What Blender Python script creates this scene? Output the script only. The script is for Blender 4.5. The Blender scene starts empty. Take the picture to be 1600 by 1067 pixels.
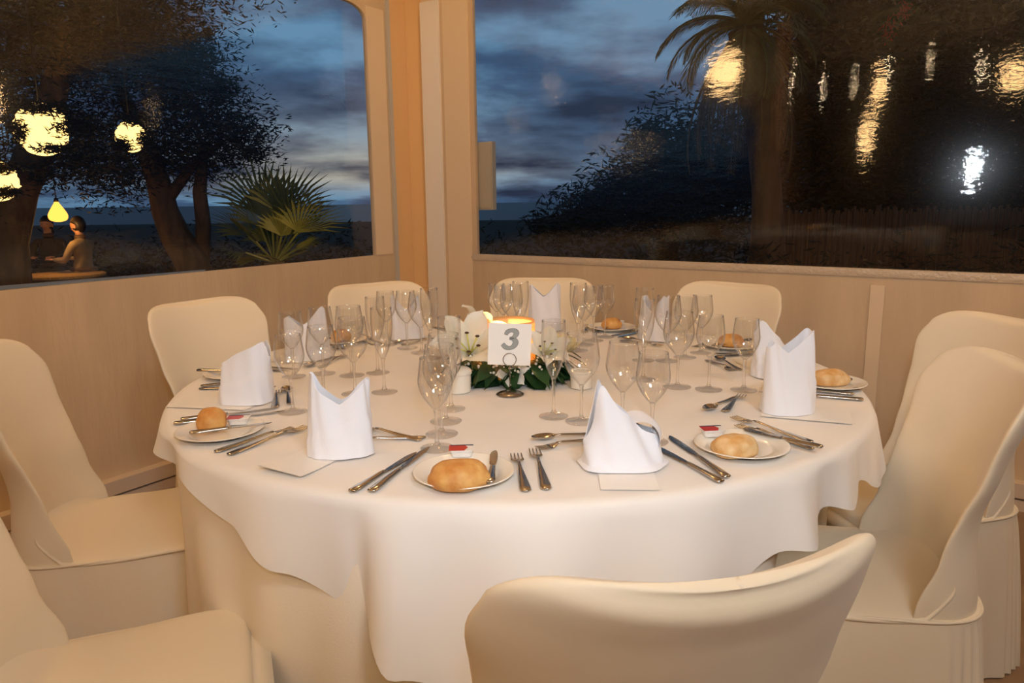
import bpy, bmesh, math, random
from math import sin, cos, pi, radians, sqrt, atan2
from mathutils import Vector, Matrix, noise as mnoise

scene = bpy.context.scene
COL = scene.collection
random.seed(7)

# ------------------------------------------------------------------ view
scene.view_settings.view_transform = 'Standard'
scene.view_settings.look = 'None'
scene.view_settings.gamma = 1.0
scene.view_settings.exposure = 0.07
scene.view_settings.use_curve_mapping = False
scene.cycles.max_bounces = 14
scene.cycles.transmission_bounces = 12
scene.cycles.transparent_max_bounces = 32
scene.cycles.glossy_bounces = 6
scene.cycles.use_denoising = True

# ------------------------------------------------------------------ camera
F_PX, PITCH, ROLL, CAM_H = 1152.69, 0.189, -0.0117, 1.247
fw = Vector((0, cos(PITCH), -sin(PITCH)))
r0 = Vector((1, 0, 0)); u0 = Vector((0, sin(PITCH), cos(PITCH)))
rt = r0 * cos(ROLL) + u0 * sin(ROLL)
up = -r0 * sin(ROLL) + u0 * cos(ROLL)
cam_d = bpy.data.cameras.new('camera')
cam_d.sensor_width = 36; cam_d.lens = F_PX * 36 / 1600
cam_d.clip_start = 0.02; cam_d.clip_end = 3000
cam = bpy.data.objects.new('camera', cam_d); COL.objects.link(cam)
cam.matrix_world = Matrix(((rt.x, up.x, -fw.x, 0), (rt.y, up.y, -fw.y, 0), (rt.z, up.z, -fw.z, CAM_H), (0, 0, 0, 1)))
scene.camera = cam


def at(px, py, y):
    """world point seen towards (px, py) standing at depth y"""
    d = fw + rt * ((px - 800) / F_PX) - up * ((py - 533.5) / F_PX)
    return Vector((0, 0, CAM_H)) + d * (y / d.y)


def on_table(px, py, z=0.76):
    d = fw + rt * ((px - 800) / F_PX) - up * ((py - 533.5) / F_PX)
    return Vector((0, 0, CAM_H)) + d * ((z - CAM_H) / d.z)


# ------------------------------------------------------------------ room frame
AL = 0.9786
CORNER = Vector((-0.6026, 4.5911, 0))
DL = Vector((-cos(AL), -sin(AL), 0))      # along the left wall, towards the viewer
DR = Vector((sin(AL), -cos(AL), 0))       # along the right wall, to the right


def rm(sl, sr, z=0.0):
    return CORNER + DL * sl + DR * sr + Vector((0, 0, z))


TC = Vector((0.012, 2.039, 0))            # table centre
TZ = 0.762                                # cloth surface


def pol(r, deg, z=0.0):
    a = radians(deg)
    return Vector((TC.x + r * sin(a), TC.y - r * cos(a), z))


# ------------------------------------------------------------------ materials
def new_mat(name):
    m = bpy.data.materials.new(name); m.use_nodes = True
    nt = m.node_tree; nt.nodes.clear()
    out = nt.nodes.new('ShaderNodeOutputMaterial')
    return m, nt, out


def N(nt, t, **kw):
    n = nt.nodes.new(t)
    for k, v in kw.items():
        if k in n.inputs:
            n.inputs[k].default_value = v
        else:
            setattr(n, k, v)
    return n


def L(nt, a, b):
    nt.links.new(a, b)


def c4(c):
    return (c[0], c[1], c[2], 1.0)


def principled(name, col, rough=0.5, metal=0.0, col2=None, nscale=20, bump=0.0, bscale=80, stretch=(1, 1, 1),
               coord='Object', sheen=0.0, sss=0.0, spec=0.5, detail=4, lo=0.35, hi=0.65, trans=0.0):
    m, nt, out = new_mat(name)
    p = N(nt, 'ShaderNodeBsdfPrincipled')
    p.inputs['Base Color'].default_value = c4(col)
    p.inputs['Roughness'].default_value = rough
    p.inputs['Metallic'].default_value = metal
    p.inputs['Specular IOR Level'].default_value = spec
    if sheen: p.inputs['Sheen Weight'].default_value = sheen
    if sss:
        p.inputs['Subsurface Weight'].default_value = sss
        p.inputs['Subsurface Radius'].default_value = (0.02, 0.01, 0.005)
    tc = N(nt, 'ShaderNodeTexCoord')
    mp = N(nt, 'ShaderNodeMapping'); mp.inputs['Scale'].default_value = stretch
    L(nt, tc.outputs[coord], mp.inputs['Vector'])
    if col2 is not None:
        n = N(nt, 'ShaderNodeTexNoise', Scale=nscale, Detail=detail)
        L(nt, mp.outputs[0], n.inputs['Vector'])
        r = N(nt, 'ShaderNodeValToRGB')
        r.color_ramp.elements[0].position = lo; r.color_ramp.elements[0].color = c4(col)
        r.color_ramp.elements[1].position = hi; r.color_ramp.elements[1].color = c4(col2)
        L(nt, n.outputs['Fac'], r.inputs['Fac']); L(nt, r.outputs[0], p.inputs['Base Color'])
    if bump:
        n2 = N(nt, 'ShaderNodeTexNoise', Scale=bscale, Detail=4)
        L(nt, mp.outputs[0], n2.inputs['Vector'])
        b = N(nt, 'ShaderNodeBump', Strength=bump, Distance=0.01)
        L(nt, n2.outputs['Fac'], b.inputs['Height']); L(nt, b.outputs[0], p.inputs['Normal'])
    if trans:
        t = N(nt, 'ShaderNodeBsdfTranslucent'); t.inputs['Color'].default_value = c4(col2 or col)
        mx = N(nt, 'ShaderNodeMixShader', Fac=trans)
        L(nt, p.outputs[0], mx.inputs[1]); L(nt, t.outputs[0], mx.inputs[2]); L(nt, mx.outputs[0], out.inputs['Surface'])
    else:
        L(nt, p.outputs[0], out.inputs['Surface'])
    return m


def emission(name, col, strength):
    m, nt, out = new_mat(name)
    e = N(nt, 'ShaderNodeEmission', Strength=strength); e.inputs['Color'].default_value = c4(col)
    L(nt, e.outputs[0], out.inputs['Surface'])
    return m


def glass_bowl(name):
    """thin-walled clear glass: sees straight through, mirrors more towards the rim"""
    m, nt, out = new_mat(name)
    lw = N(nt, 'ShaderNodeLayerWeight', Blend=0.5)
    pw = N(nt, 'ShaderNodeMath', operation='POWER'); pw.inputs[1].default_value = 3.0
    L(nt, lw.outputs['Facing'], pw.inputs[0])
    ma = N(nt, 'ShaderNodeMath', operation='MULTIPLY_ADD'); ma.inputs[1].default_value = 0.8; ma.inputs[2].default_value = 0.075
    L(nt, pw.outputs[0], ma.inputs[0])
    ramp = N(nt, 'ShaderNodeValToRGB')
    ramp.color_ramp.elements[0].position = 0.66; ramp.color_ramp.elements[0].color = (0.997, 0.997, 0.995, 1)
    ramp.color_ramp.elements[1].position = 0.97; ramp.color_ramp.elements[1].color = (0.74, 0.72, 0.68, 1)
    L(nt, lw.outputs['Facing'], ramp.inputs['Fac'])
    t = N(nt, 'ShaderNodeBsdfTransparent'); L(nt, ramp.outputs[0], t.inputs['Color'])
    g = N(nt, 'ShaderNodeBsdfGlossy', Roughness=0.015)
    mx = N(nt, 'ShaderNodeMixShader')
    L(nt, ma.outputs[0], mx.inputs[0]); L(nt, t.outputs[0], mx.inputs[1]); L(nt, g.outputs[0], mx.inputs[2])
    L(nt, mx.outputs[0], out.inputs['Surface'])
    return m


def glass_solid(name):
    m, nt, out = new_mat(name)
    g = N(nt, 'ShaderNodeBsdfGlass', Roughness=0.0, IOR=1.47)
    t = N(nt, 'ShaderNodeBsdfTransparent')
    mx = N(nt, 'ShaderNodeMixShader', Fac=0.55)
    L(nt, g.outputs[0], mx.inputs[1]); L(nt, t.outputs[0], mx.inputs[2]); L(nt, mx.outputs[0], out.inputs['Surface'])
    return m


def pvc(name):
    """clear wrinkled plastic sheet with a faint film of dust and drops"""
    m, nt, out = new_mat(name)
    tc = N(nt, 'ShaderNodeTexCoord')
    mp = N(nt, 'ShaderNodeMapping'); mp.inputs['Scale'].default_value = (1.0, 1.0, 3.4)
    L(nt, tc.outputs['Object'], mp.inputs['Vector'])
    n1 = N(nt, 'ShaderNodeTexNoise', Scale=5.5, Detail=5.0, Roughness=0.62); L(nt, mp.outputs[0], n1.inputs['Vector'])
    b = N(nt, 'ShaderNodeBump', Strength=0.5, Distance=0.0017); L(nt, n1.outputs['Fac'], b.inputs['Height'])
    fr = N(nt, 'ShaderNodeLayerWeight', Blend=0.5)
    pw = N(nt, 'ShaderNodeMath', operation='POWER'); pw.inputs[1].default_value = 4.0
    L(nt, fr.outputs['Facing'], pw.inputs[0])
    ma = N(nt, 'ShaderNodeMath', operation='MULTIPLY_ADD'); ma.inputs[1].default_value = 0.5; ma.inputs[2].default_value = 0.062
    L(nt, pw.outputs[0], ma.inputs[0])
    t = N(nt, 'ShaderNodeBsdfTransparent'); t.inputs['Color'].default_value = (0.93, 0.93, 0.92, 1)
    g = N(nt, 'ShaderNodeBsdfGlossy', Roughness=0.02); L(nt, b.outputs[0], g.inputs['Normal'])
    g2 = N(nt, 'ShaderNodeBsdfGlossy', Roughness=0.16)
    mx = N(nt, 'ShaderNodeMixShader'); L(nt, ma.outputs[0], mx.inputs[0]); L(nt, t.outputs[0], mx.inputs[1]); L(nt, g.outputs[0], mx.inputs[2])
    # drops
    v = N(nt, 'ShaderNodeTexVoronoi', Scale=70.0); L(nt, tc.outputs['Object'], v.inputs['Vector'])
    lt = N(nt, 'ShaderNodeMath', operation='LESS_THAN'); lt.inputs[1].default_value = 0.10
    L(nt, v.outputs['Distance'], lt.inputs[0])
    dm = N(nt, 'ShaderNodeMath', operation='MULTIPLY_ADD'); dm.inputs[1].default_value = 0.06; dm.inputs[2].default_value = 0.007
    L(nt, lt.outputs[0], dm.inputs[0])
    mx2 = N(nt, 'ShaderNodeMixShader'); L(nt, dm.outputs[0], mx2.inputs[0]); L(nt, mx.outputs[0], mx2.inputs[1]); L(nt, g2.outputs[0], mx2.inputs[2])
    L(nt, mx2.outputs[0], out.inputs['Surface'])
    return m


M = {}
M['cloth'] = principled('white_linen', (0.83, 0.795, 0.75), 0.85, bump=0.35, bscale=5, sheen=0.1, spec=0.2)
M['undercloth'] = principled('cream_linen', (0.88, 0.80, 0.67), 0.85, bump=0.06, bscale=240, spec=0.2)
M['napkin'] = principled('white_napkin', (0.84, 0.845, 0.89), 0.8, bump=0.08, bscale=260, spec=0.2)
M['cover'] = principled('ivory_stretch_cover', (0.82, 0.72, 0.555), 0.62, bump=0.22, bscale=9, stretch=(1, 1, 1.5), spec=0.3, sheen=0.1)
M['wall'] = principled('beige_tarpaulin', (0.70, 0.54, 0.36), 0.45, col2=(0.62, 0.47, 0.31), nscale=3.0, bump=0.9, bscale=7, stretch=(2.2, 2.2, 0.45), spec=0.35)
M['dimmed_wall'] = principled('darkened_unseen_wall', (0.24, 0.16, 0.10), 0.5, col2=(0.18, 0.11, 0.065), nscale=6, stretch=(2, 2, 0.2))  # dark finish added on the unseen walls to dim their reflections
M['border'] = principled('beige_border', (0.80, 0.64, 0.45), 0.45, spec=0.35, bump=0.1, bscale=6)
M['recess'] = principled('tungsten_toned_corner', (0.90, 0.62, 0.32), 0.6)  # orange of the tungsten light put into the base colour
M['post'] = principled('white_pvc_post', (0.90, 0.84, 0.77), 0.25, bump=0.03, bscale=8)
M['grey_edge'] = principled('grey_welt', (0.55, 0.52, 0.47), 0.4)
M['ceiling'] = principled('white_canopy', (0.64, 0.57, 0.48), 0.8)
M['skirting'] = principled('painted_skirting', (0.70, 0.58, 0.46), 0.4)
M['floor'] = principled('brown_floor', (0.22, 0.13, 0.075), 0.35, col2=(0.30, 0.19, 0.11), nscale=6)
M['steel'] = principled('polished_steel', (0.50, 0.46, 0.41), 0.17, metal=1.0, bump=0.02, bscale=30)
M['steel_dark'] = principled('dull_steel', (0.32, 0.29, 0.27), 0.25, metal=1.0)
M['china'] = principled('glazed_china', (0.85, 0.80, 0.70), 0.12, spec=0.6)
M['crust'] = principled('bread_crust', (0.56, 0.22, 0.045), 0.6, col2=(0.74, 0.42, 0.13), nscale=26, bump=0.5, bscale=45, detail=6)
M['crust_pale'] = principled('floury_crust', (0.66, 0.34, 0.10), 0.65, col2=(0.82, 0.60, 0.32), nscale=30, bump=0.5, bscale=45, detail=6)
M['paper'] = principled('menu_paper', (0.88, 0.85, 0.80), 0.5)
M['card'] = principled('number_card', (0.90, 0.87, 0.83), 0.55)
M['numeral'] = principled('grey_numeral', (0.33, 0.345, 0.33), 0.6)
M['numeral_edge'] = principled('dark_outline', (0.15, 0.155, 0.15), 0.6)
M['butter_white'] = principled('butter_tub', (0.85, 0.84, 0.82), 0.3)
M['butter_red'] = principled('red_foil', (0.55, 0.03, 0.02), 0.3)
M['butter_navy'] = principled('navy_foil', (0.02, 0.025, 0.09), 0.3)
M['wax'] = principled('orange_wax', (0.96, 0.66, 0.34), 0.45, col2=(0.98, 0.76, 0.46), nscale=4, trans=0.55)
M['wick'] = principled('black_wick', (0.02, 0.02, 0.02), 0.9)
M['flame'] = emission('candle_flame', (1.0, 0.55, 0.16), 60)
M['leaf'] = principled('glossy_leaf', (0.012, 0.045, 0.016), 0.3, col2=(0.03, 0.085, 0.025), nscale=14)
M['petal'] = principled('lily_petal', (0.80, 0.77, 0.62), 0.5, col2=(0.90, 0.88, 0.80), nscale=9, trans=0.12)
M['yellow_petal'] = principled('pale_yellow_petal', (0.86, 0.79, 0.42), 0.5, col2=(0.90, 0.86, 0.58), nscale=9, trans=0.2)
M['stamen'] = principled('stamen_green', (0.65, 0.62, 0.16), 0.5)
M['anther'] = principled('dark_anther', (0.06, 0.02, 0.012), 0.7)
M['gyp'] = principled('gypsophila', (0.88, 0.88, 0.82), 0.7)
M['bowl'] = glass_bowl('wine_glass_bowl')
M['glass'] = glass_solid('solid_glass')
M['pvc'] = pvc('clear_pvc')
M['box'] = principled('beige_box', (0.56, 0.50, 0.38), 0.5)
M['trunk'] = principled('tree_bark', (0.15, 0.085, 0.045), 0.9, col2=(0.07, 0.04, 0.022), nscale=9, bump=0.6, bscale=14, stretch=(1, 1, 0.3))
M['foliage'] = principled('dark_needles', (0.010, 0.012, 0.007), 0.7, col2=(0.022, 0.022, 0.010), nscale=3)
M['frond'] = principled('palm_leaf', (0.09, 0.115, 0.03), 0.5, col2=(0.17, 0.17, 0.045), nscale=4)
M['deadfrond'] = principled('dry_palm_leaf', (0.16, 0.10, 0.045), 0.8, col2=(0.09, 0.055, 0.025), nscale=6)
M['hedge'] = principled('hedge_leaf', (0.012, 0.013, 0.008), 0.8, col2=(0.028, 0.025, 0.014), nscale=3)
M['red_leaf'] = principled('red_bract', (0.45, 0.02, 0.02), 0.6)
M['fence'] = principled('reed_fence', (0.20, 0.10, 0.045), 0.85, col2=(0.10, 0.05, 0.025), nscale=16, stretch=(3, 3, 0.15), bump=0.5, bscale=30)
M['earth'] = principled('terrace_ground', (0.09, 0.06, 0.04), 0.9, col2=(0.05, 0.035, 0.025), nscale=4)
M['sea'] = principled('evening_sea', (0.02, 0.04, 0.075), 0.35, bump=0.3, bscale=0.4)
M['rail'] = principled('pale_rail', (0.62, 0.66, 0.70), 0.4)
M['straw'] = principled('woven_straw', (0.62, 0.38, 0.12), 0.8, col2=(0.40, 0.22, 0.06), nscale=45, bump=0.7, bscale=60)
M['wood'] = principled('dark_wood', (0.10, 0.055, 0.03), 0.6)
M['coat'] = principled('tan_coat', (0.34, 0.25, 0.15), 0.8, col2=(0.26, 0.19, 0.11), nscale=12)
M['darkcoat'] = principled('dark_jacket', (0.035, 0.03, 0.03), 0.8)
M['brownshirt'] = principled('brown_shirt', (0.22, 0.10, 0.045), 0.8)
M['skin'] = principled('skin', (0.55, 0.28, 0.17), 0.55, sss=0.1)
M['hair'] = principled('dark_hair', (0.015, 0.01, 0.008), 0.5)
M['eye'] = principled('eye', (0.05, 0.04, 0.035), 0.3)
M['lip'] = principled('lip', (0.42, 0.15, 0.11), 0.5)
M['lantern_paper'] = emission('lit_paper_shade', (1.0, 0.62, 0.20), 2.6)
M['lantern_glow'] = emission('lit_amber_glass', (1.0, 0.40, 0.06), 2.6)
M['lantern_core'] = emission('lit_bulb', (1.0, 0.75, 0.30), 18.0)
M['pendant'] = emission('lit_pendant_shade', (1.0, 0.60, 0.25), 27.0)
M['bulb'] = emission('lit_small_bulb', (1.0, 0.72, 0.42), 70.0)
M['iron'] = principled('black_iron', (0.02, 0.018, 0.016), 0.5, metal=0.6)
M['pillar'] = principled('plaster_pillar', (0.75, 0.48, 0.34), 0.7)


# ------------------------------------------------------------------ mesh helpers
class MB:
    def __init__(s):
        s.v = []; s.f = []; s.mi = []

    def add(s, vs, fs, mi=0):
        o = len(s.v); s.v += [tuple(v) for v in vs]
        s.f += [tuple(i + o for i in f) for f in fs]; s.mi += [mi] * len(fs)
        return s

    def box(s, c, h, mat=None, mi=0):
        c = Vector(c); vs = []
        for x in (-1, 1):
            for y in (-1, 1):
                for z in (-1, 1):
                    p = Vector((x * h[0], y * h[1], z * h[2]))
                    if mat: p = mat @ p
                    vs.append(c + p)
        return s.add(vs, [(0, 1, 3, 2), (4, 6, 7, 5), (0, 4, 5, 1), (2, 3, 7, 6), (0, 2, 6, 4), (1, 5, 7, 3)], mi)

    def lathe(s, prof, seg=24, c=(0, 0, 0), mi=0, close=False):
        c = Vector(c); vs = []; fs = []; n = len(prof)
        for k in range(seg):
            a = 2 * pi * k / seg
            for r, z in prof:
                vs.append((c.x + r * cos(a), c.y + r * sin(a), c.z + z))
        m = n if close else n - 1
        for k in range(seg):
            k2 = (k + 1) % seg
            for i in range(m):
                j = (i + 1) % n
                fs.append((k * n + i, k2 * n + i, k2 * n + j, k * n + j))
        return s.add(vs, fs, mi)

    def tube(s, pts, rad, seg=8, mi=0, flat=None, cap=True):
        pts = [Vector(p) for p in pts]; n = len(pts)
        if not hasattr(rad, '__len__'): rad = [rad] * n
        vs = []; fs = []
        prev = None
        for i, p in enumerate(pts):
            t = (pts[min(i + 1, n - 1)] - pts[max(i - 1, 0)]).normalized()
            if prev is None:
                a = Vector((0, 0, 1)) if abs(t.z) < 0.9 else Vector((1, 0, 0))
                u = t.cross(a).normalized()
            else:
                u = (prev - t * prev.dot(t)).normalized()
            prev = u; w = t.cross(u)
            for k in range(seg):
                a = 2 * pi * k / seg
                vs.append(p + u * (cos(a) * rad[i]) + w * (sin(a) * rad[i] * (flat or 1)))
        for i in range(n - 1):
            for k in range(seg):
                k2 = (k + 1) % seg
                fs.append((i * seg + k, i * seg + k2, (i + 1) * seg + k2, (i + 1) * seg + k))
        if cap:
            fs.append(tuple(range(seg - 1, -1, -1))); fs.append(tuple((n - 1) * seg + k for k in range(seg)))
        return s.add(vs, fs, mi)

    def grid(s, rows, closed=False, mi=0, cap=False):
        n = len(rows[0]); vs = [v for r in rows for v in r]; fs = []
        m = n if closed else n - 1
        for i in range(len(rows) - 1):
            for k in range(m):
                k2 = (k + 1) % n
                fs.append((i * n + k, i * n + k2, (i + 1) * n + k2, (i + 1) * n + k))
        if cap:
            fs.append(tuple(range(n - 1, -1, -1))); fs.append(tuple((len(rows) - 1) * n + k for k in range(n)))
        return s.add(vs, fs, mi)

    def ball(s, c, r, seg=12, ring=8, mi=0, fn=None):
        rows = []
        c = Vector(c)
        if not hasattr(r, '__len__'): r = (r, r, r)
        for i in range(ring + 1):
            th = pi * i / ring
            th = min(max(th, 0.02), pi - 0.02)
            row = []
            for k in range(seg):
                a = 2 * pi * k / seg
                d = Vector((sin(th) * cos(a), sin(th) * sin(a), cos(th)))
                q = fn(d) if fn else 1.0
                row.append(c + Vector((d.x * r[0], d.y * r[1], d.z * r[2])) * q)
            rows.append(row)
        return s.grid(rows, True, mi, cap=True)

    def build(s, name, mats, parent=None, smooth=True, loc=None, rotz=None, autos=None):
        me = bpy.data.meshes.new(name); me.from_pydata(s.v, [], s.f)
        if not isinstance(mats, (list, tuple)): mats = [mats]
        for m in mats: me.materials.append(m)
        me.polygons.foreach_set('material_index', s.mi)
        me.polygons.foreach_set('use_smooth', [smooth] * len(me.polygons))
        me.update()
        bm = bmesh.new(); bm.from_mesh(me); bmesh.ops.recalc_face_normals(bm, faces=bm.faces); bm.to_mesh(me); bm.free()
        if autos is not None and smooth:
            me.set_sharp_from_angle(angle=radians(autos))
        o = bpy.data.objects.new(name, me); COL.objects.link(o)
        if parent is not None: o.parent = parent
        if loc is not None: o.location = loc
        if rotz is not None: o.rotation_euler = (0, 0, rotz)
        return o


def tag(o, label=None, cat=None, group=None, kind=None):
    if label: o['label'] = label
    if cat: o['category'] = cat
    if group: o['group'] = group
    if kind: o['kind'] = kind
    return o


def thing(name, label, cat, loc=(0, 0, 0), rotz=0.0, group=None):
    o = bpy.data.objects.new(name, None); COL.objects.link(o)
    o.empty_display_size = 0.05
    o.location = loc; o.rotation_euler = (0, 0, rotz)
    return tag(o, label, cat, group)


def dup(root, loc, rotz=0.0, label=None, group=None):
    r = root.copy(); COL.objects.link(r); r.location = loc; r.rotation_euler = (0, 0, rotz)
    if label: r['label'] = label
    if group: r['group'] = group
    for ch in list(root.children):
        c = ch.copy(); COL.objects.link(c); c.parent = r
        for g in list(ch.children):
            d = g.copy(); COL.objects.link(d); d.parent = c
    return r


def struct(o):
    o['kind'] = 'structure'; return o


def crom(pts, per=4):
    """Catmull-Rom resample of tuples"""
    out = []
    n = len(pts)
    for i in range(n - 1):
        p0, p1, p2, p3 = pts[max(i - 1, 0)], pts[i], pts[i + 1], pts[min(i + 2, n - 1)]
        for k in range(per):
            t = k / per
            out.append(tuple(0.5 * ((2 * b) + (-a + c) * t + (2 * a - 5 * b + 4 * c - d) * t * t + (-a + 3 * b - 3 * c + d) * t ** 3)
                             for a, b, c, d in zip(p0, p1, p2, p3)))
    out.append(tuple(pts[-1]))
    return out


def lerp_list(tab, x):
    if x <= tab[0][0]: return tab[0][1]
    for (a, b), (c, d) in zip(tab, tab[1:]):
        if x <= c:
            t = (x - a) / (c - a); t = t * t * (3 - 2 * t)
            return b + (d - b) * t
    return tab[-1][1]


def sgnpow(x, e):
    return math.copysign(abs(x) ** e, x)


# ================================================================== ROOM
EXT = 9.0; CEIL = 2.85
RZ = atan2(DR.y, DR.x)


def panel(name, along, inward, s0, s1, z0, z1, mat, t=0.02, off=0.0, sub=None, holes=None):
    """vertical slab on the wall line; inward = unit vector into the room"""
    mb = MB()
    a = CORNER + along * s0 + inward * off; b = CORNER + along * s1 + inward * off
    vs = []
    for p in (a, b):
        for q in (p, p - inward * t):
            for z in (z0, z1):
                vs.append(Vector((q.x, q.y, z)))
    mb.add(vs, [(0, 1, 3, 2), (4, 6, 7, 5), (0, 4, 5, 1), (2, 3, 7, 6), (0, 2, 6, 4), (1, 5, 7, 3)])
    return mb


def merge(*ms):
    o = MB()
    for m in ms: o.add(m.v, m.f)
    return o


def wall_mesh(along, inward, s0, s1, w0, w1, wz0, wz1, corner_r):
    """wall slab with one opening (rounded corner towards the room corner at the top)"""
    T = 0.025
    ms = [panel('', along, inward, s0, s1, 0, wz0, None, T), panel('', along, inward, s0, w0, wz0, CEIL, None, T),
          panel('', along, inward, w1, s1, wz0, CEIL, None, T), panel('', along, inward, w0, w1, wz1, CEIL, None, T)]
    # gusset that rounds the upper corner of the opening
    mb = MB(); n = 8; ring = [(w0, wz1)]
    for k in range(n + 1):
        a = pi / 2 * k / n
        ring.append((w0 + corner_r * (1 - sin(a)), wz1 - corner_r * 0.5 * (1 - cos(a))))
    vs = []
    for d in (0, T):
        for s, z in ring:
            p = CORNER + along * s - inward * d; vs.append(Vector((p.x, p.y, z)))
    m = len(ring)
    fs = [tuple(range(m)), tuple(range(2 * m - 1, m - 1, -1))] + [(i, (i + 1) % m, (i + 1) % m + m, i + m) for i in range(m)]
    mb.add(vs, fs); ms.append(mb)
    return merge(*ms)


IN_L = DR      # into the room from the left wall
IN_R = DL
WZ0, WZ1 = 0.942, 2.305
struct(wall_mesh(DL, IN_L, 0.163, EXT, 0.328, 5.2, WZ0, WZ1, 0.14).build('wall_left', M['wall'], smooth=False))
struct(wall_mesh(DR, IN_R, 0.255, EXT, 0.489, 5.6, WZ0, WZ1 + 0.14, 0.02).build('wall_right', M['wall'], smooth=False))
# opaque border around the clear sheets
struct(merge(panel('', DL, IN_L, 0.19, 0.328, WZ0, WZ1, None, 0.006, 0.006)).build('trim_1', M['border'], smooth=False))
struct(merge(panel('', DR, IN_R, 0.28, 0.455, 0.3, 2.6, None, 0.006, 0.006)).build('trim_2', M['border'], smooth=False))
# corner recess, grey welt and white post
struct(merge(panel('', DL, IN_L, -0.10, 0.163, 0, CEIL, None, 0.02, -0.05), panel('', DR, IN_R, -0.10, 0.26, 0, CEIL, None, 0.02, -0.05)).build('wall_corner', M['recess'], smooth=False))
struct(panel('', DL, IN_L, 0.145, 0.172, 0, CEIL, None, 0.05, 0.012).build('trim_3', M['grey_edge'], smooth=False))
struct(panel('', DR, IN_R, 0.125, 0.255, 0, 2.362, None, 0.05, 0.015).build('trim_4', M['post'], smooth=False))
struct(panel('', DR, IN_R, 0.125, 0.262, 2.362, CEIL, None, 0.045, 0.0).build('trim_5', M['border'], smooth=False))
struct(panel('', DR, IN_R, 2.585, 2.64, 0, WZ0 - 0.07, None, 0.012, 0.008).build('trim_6', M['border'], smooth=False))
# base beams along the floor
for nm, al, inn, s0 in (('baseboard_left', DL, IN_L, 0.17), ('baseboard_right', DR, IN_R, 0.26)):
    struct(merge(panel('', al, inn, s0, EXT, 0.055, 0.115, None, 0.05, 0.05), panel('', al, inn, s0, EXT, 0.0, 0.045, None, 0.05, 0.044)).build(nm, M['skirting'], smooth=False))

# floor / ceiling / far walls
def quad_slab(name, z0, z1, mat, e0=-0.06, e1=EXT):
    mb = MB(); vs = []
    for z in (z0, z1):
        for a, b in ((e0, e0), (e1, e0), (e1, e1), (e0, e1)):
            p = rm(a, b); vs.append((p.x, p.y, z))
    mb.add(vs, [(0, 1, 2, 3), (7, 6, 5, 4), (0, 4, 5, 1), (1, 5, 6, 2), (2, 6, 7, 3), (3, 7, 4, 0)])
    return struct(mb.build(name, mat, smooth=False))


quad_slab('floor', -0.05, 0.0, M['floor'])
quad_slab('ceiling', CEIL, CEIL + 0.05, M['ceiling'])
mbk = MB(); a, b = rm(EXT, 0), rm(EXT, EXT)
mbk.add([(a.x, a.y, 0), (b.x, b.y, 0), (b.x, b.y, CEIL), (a.x, a.y, CEIL)], [(0, 1, 2, 3)])
struct(mbk.build('wall_back', M['dimmed_wall'], smooth=False))
mbk = MB(); a, b = rm(0, EXT), rm(EXT, EXT)
mbk.add([(a.x, a.y, 0), (b.x, b.y, 0), (b.x, b.y, CEIL), (a.x, a.y, CEIL)], [(0, 1, 2, 3)])
struct(mbk.build('wall_far', M['dimmed_wall'], smooth=False))


# clear sheets: gently waving surfaces
def sheet(name, along, inward, s0, s1, z0, z1, ph, amp, lam, bulge=0.0):
    mb = MB(); rows = []
    n = int((s1 - s0) / 0.05)
    for j in range(24):
        z = z0 + (z1 - z0) * j / 23; row = []
        for i in range(n + 1):
            s = s0 + (s1 - s0) * i / n
            e = min(1, (s - s0) / 0.15, (s1 - s) / 0.15) * min(1, (z - z0) / 0.12 + 0.0, (z1 - z) / 0.12)
            o = -0.012 + e * (amp * sin(2 * pi * (s - ph) / lam) + bulge * math.exp(-((s - 2.43) / 0.6) ** 2) + 0.0005 * sin(2 * pi * (z * 1.3 + s * 0.7)))
            p = CORNER + along * s + inward * o
            row.append(Vector((p.x, p.y, z)))
        rows.append(row)
    mb.grid(rows)
    return struct(mb.build(name, M['pvc']))


w1 = sheet('window_1', DL, IN_L, 0.328, 5.2, WZ0, WZ1, 0.3, 0.002, 1.3)
w2 = sheet('window_2', DR, IN_R, 0.489, 5.6, WZ0, WZ1 + 0.14, 2.84, 0.0015, 1.15, 0.042)
# welded lower hem of the right sheet: a glossy wrinkled clear strip
M['weld'] = principled('glossy_weld', (0.62, 0.50, 0.37), 0.12, bump=0.6, bscale=70, spec=0.9)
wb = MB(); rows = []
for j in range(3):
    row = []
    for i in range(121):
        s = 0.45 + 5.1 * i / 120
        p = CORNER + DR * s + IN_R * (0.004 + 0.003 * (j == 1)); row.append(Vector((p.x, p.y, WZ0 - 0.035 + 0.017 * j)))
    rows.append(row)
wb.grid(rows); wb.build('weld_strip', M['weld'], w2)

# ================================================================== LIGHTS
def area(name, loc, target, size, power, col, sizey=None):
    d = bpy.data.lights.new(name, 'AREA'); d.energy = power; d.color = col; d.size = size
    if sizey: d.shape = 'RECTANGLE'; d.size_y = sizey
    o = bpy.data.objects.new(name, d); COL.objects.link(o); o.location = loc
    o.rotation_euler = (Vector(target) - Vector(loc)).to_track_quat('-Z', 'Y').to_euler()
    return o


area('flash_bounce', (0.78, -0.70, CEIL - 0.03), (0.15, 1.2, 0.2), 0.7, 42, (0.88, 0.94, 1.0))
fl = bpy.data.lights.new('camera_flash', 'SPOT'); fl.energy = 39; fl.color = (0.80, 0.90, 1.0); fl.shadow_soft_size = 0.035
fl.spot_size = radians(84); fl.spot_blend = 0.6
flo = bpy.data.objects.new('camera_flash', fl); COL.objects.link(flo); flo.location = (0.03, -0.06, 1.44)
flo.rotation_euler = Vector((0.03, 1.0, -0.02)).to_track_quat('-Z', 'Y').to_euler()


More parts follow.
